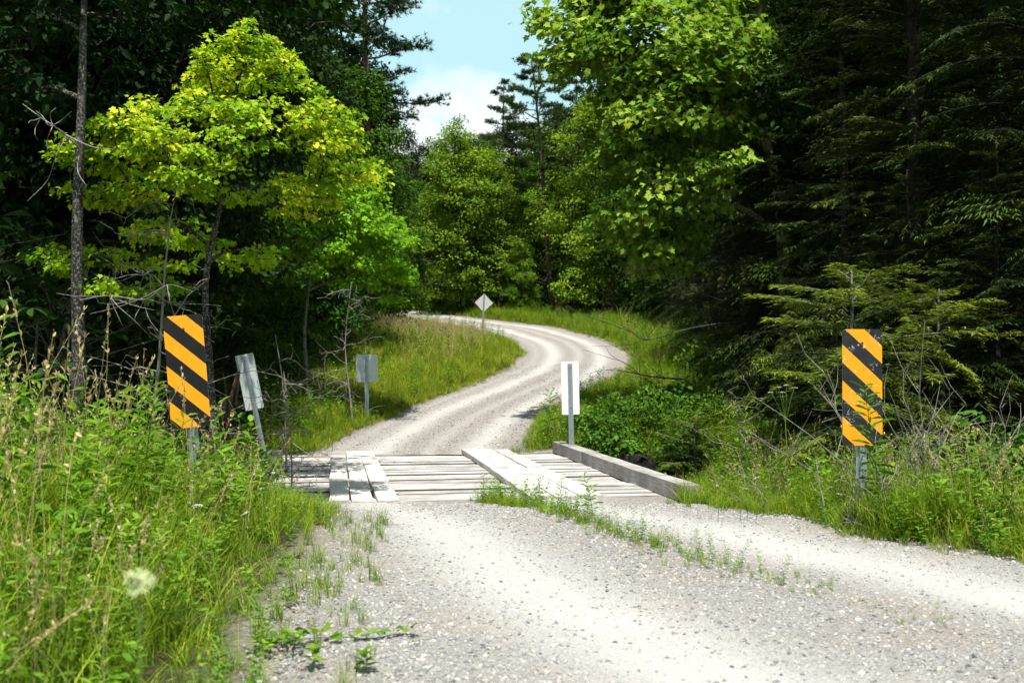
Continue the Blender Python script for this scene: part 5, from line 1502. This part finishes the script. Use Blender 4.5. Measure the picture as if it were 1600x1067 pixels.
for k, (px, py) in enumerate(FR):
    flower(px, py, 8.0 if py > 650 else 8.9, 1 + k % 2, 'small white wildflower in the right verge by the scratched sign', 'wildflowers in the right verge')
for k, (px, py) in enumerate([(415, 590), (428, 600), (425, 612), (445, 592), (448, 618), (520, 588), (470, 600)]):
    flower(px, py, 17.5, 1, 'white lacy wildflower right of the tilted pale sign', 'lacy flowers beyond the bridge', 1.3)

# creeping vine over the gravel
vp = [(400, 1012), (440, 1004), (480, 1000), (530, 997), (580, 999), (625, 992), (655, 994)]
def gp(px, py):
    d = (EYE - .31) * F / (py - HOR); return np.array([(px - 800) * d / F, d, .315])
vine = thing('creeping_vine', 'creeping vine with small leaves lying across the gravel edge', 'vine', tuple(gp(400, 1012)))
vo = gp(400, 1012)
VP = spline([gp(a, b) for a, b in vp], 6); VP[:, 2] += .01
mb = MB(); mb.tube(VP - vo, .0018, 5); link('stem', mb.mesh('stem', M['snag']), vine)
def leaf_obj(ls, seed, tm=OVATE, m=None):
    rng = np.random.RandomState(seed); mb = MB()
    mb.leaves(tm[0], tm[1], np.zeros((1, 3)), np.array([[1., 0, 0]]), np.array([[0, 0, 1.]]), ls, np.array([rng.uniform()]))
    return mb.mesh('leaf', m or M['vine'])
LM = [leaf_obj(1, k, MAPLE if k % 3 else OVATE) for k in range(5)]
rv = np.random.RandomState(12)
for k in range(34):
    f = (k + .5) / 34 * .97; c = VP[int(f * (len(VP) - 1))] - vo
    s = .075 * (1.1 - .5 * f) * rv.uniform(.7, 1.3)
    link('leaf', LM[k % 5], vine, c + [0, 0, rv.uniform(.005, .03)], (rv.normal(0, .4), rv.uniform(-.7, .1), rv.uniform(0, 6.28)), s)
for k, (px, py, n, lab) in enumerate([(490, 1045, 9, 'small five-leaved seedling at the bottom edge of the gravel, left one'), (572, 1050, 12, 'small leafy seedling at the bottom edge of the gravel, right one'), (460, 1020, 10, 'leafy seedling where the vine leaves the weeds')]):
    b = gp(px, py)
    r_ = thing('leafy_seedling', lab, 'plant', tuple(b))
    mb = MB(); mb.tube([(0, 0, 0), (.01, 0, .05), (0, .01, .09)], .002, 4); link('stem', mb.mesh('stem', M['stem']), r_)
    for j in range(n):
        az = j * 2.4; link('leaf', LM[0], r_, (0, 0, .03 + .06 * j / n), (rv.normal(0, .2), -.35 + rv.normal(0, .2), az), rv.uniform(.05, .075))

r = np.random.RandomState(91)
n = 46
x = r.uniform(1.88, 2.75, n); y = r.uniform(10.55, 11.25, n)
scatter('verge_grass', 'g_short', np.column_stack([x, y, ground(x, y)]), np.column_stack([r.normal(0, .15, n), r.normal(0, .15, n), r.uniform(0, 6.28, n)]), np.repeat(r.uniform(.55, 1.0, (n, 1)), 3, 1), 'grass tuft hiding the near end of the right timber curb', 'grass')
# branched white-flowered weed left of the scratched sign
b = W(1225, 720, 8.9); b[2] = gz(b[0], b[1])
root = thing('white_wildflower', 'tall branched weed with white flower clusters left of the scratched sign', 'flower', tuple(b))
mb = MB(); heads = [W(a_, c_, 8.9) - b for a_, c_ in ((1204, 612), (1216, 604), (1229, 601), (1241, 605), (1222, 612))]
fork = np.array([.01, 0, heads[0][2] - .28]); mb.tube([(0, 0, 0), fork * .5 + [.02, 0, 0], fork], [.005, .004, .003], 5)
for h_ in heads: mb.tube([fork, (fork + h_) / 2 + [0, 0, .02], h_], [.003, .002, .0015], 4)
link('stem', mb.mesh('stem', M['stem']), root)
for h_ in heads: link('flower_head', UM[1], root, h_, (0, 0, h_[0] * 50), 1.0)
n = 60
x = r.uniform(2.4, 3.3, n); y = r.uniform(7.0, 7.8, n); k = road_dist(x, y) > .0; x, y = x[k], y[k]; n = len(x)
scatter('verge_grass', 'g_tall', np.column_stack([x, y, ground(x, y)]), np.column_stack([r.normal(0, .2, n), r.normal(0, .2, n), r.uniform(0, 6.28, n)]), np.repeat(r.uniform(.55, .82, (n, 1)), 3, 1), 'taller grass round the foot of the scratched striped sign', 'grass')
finish_labels()
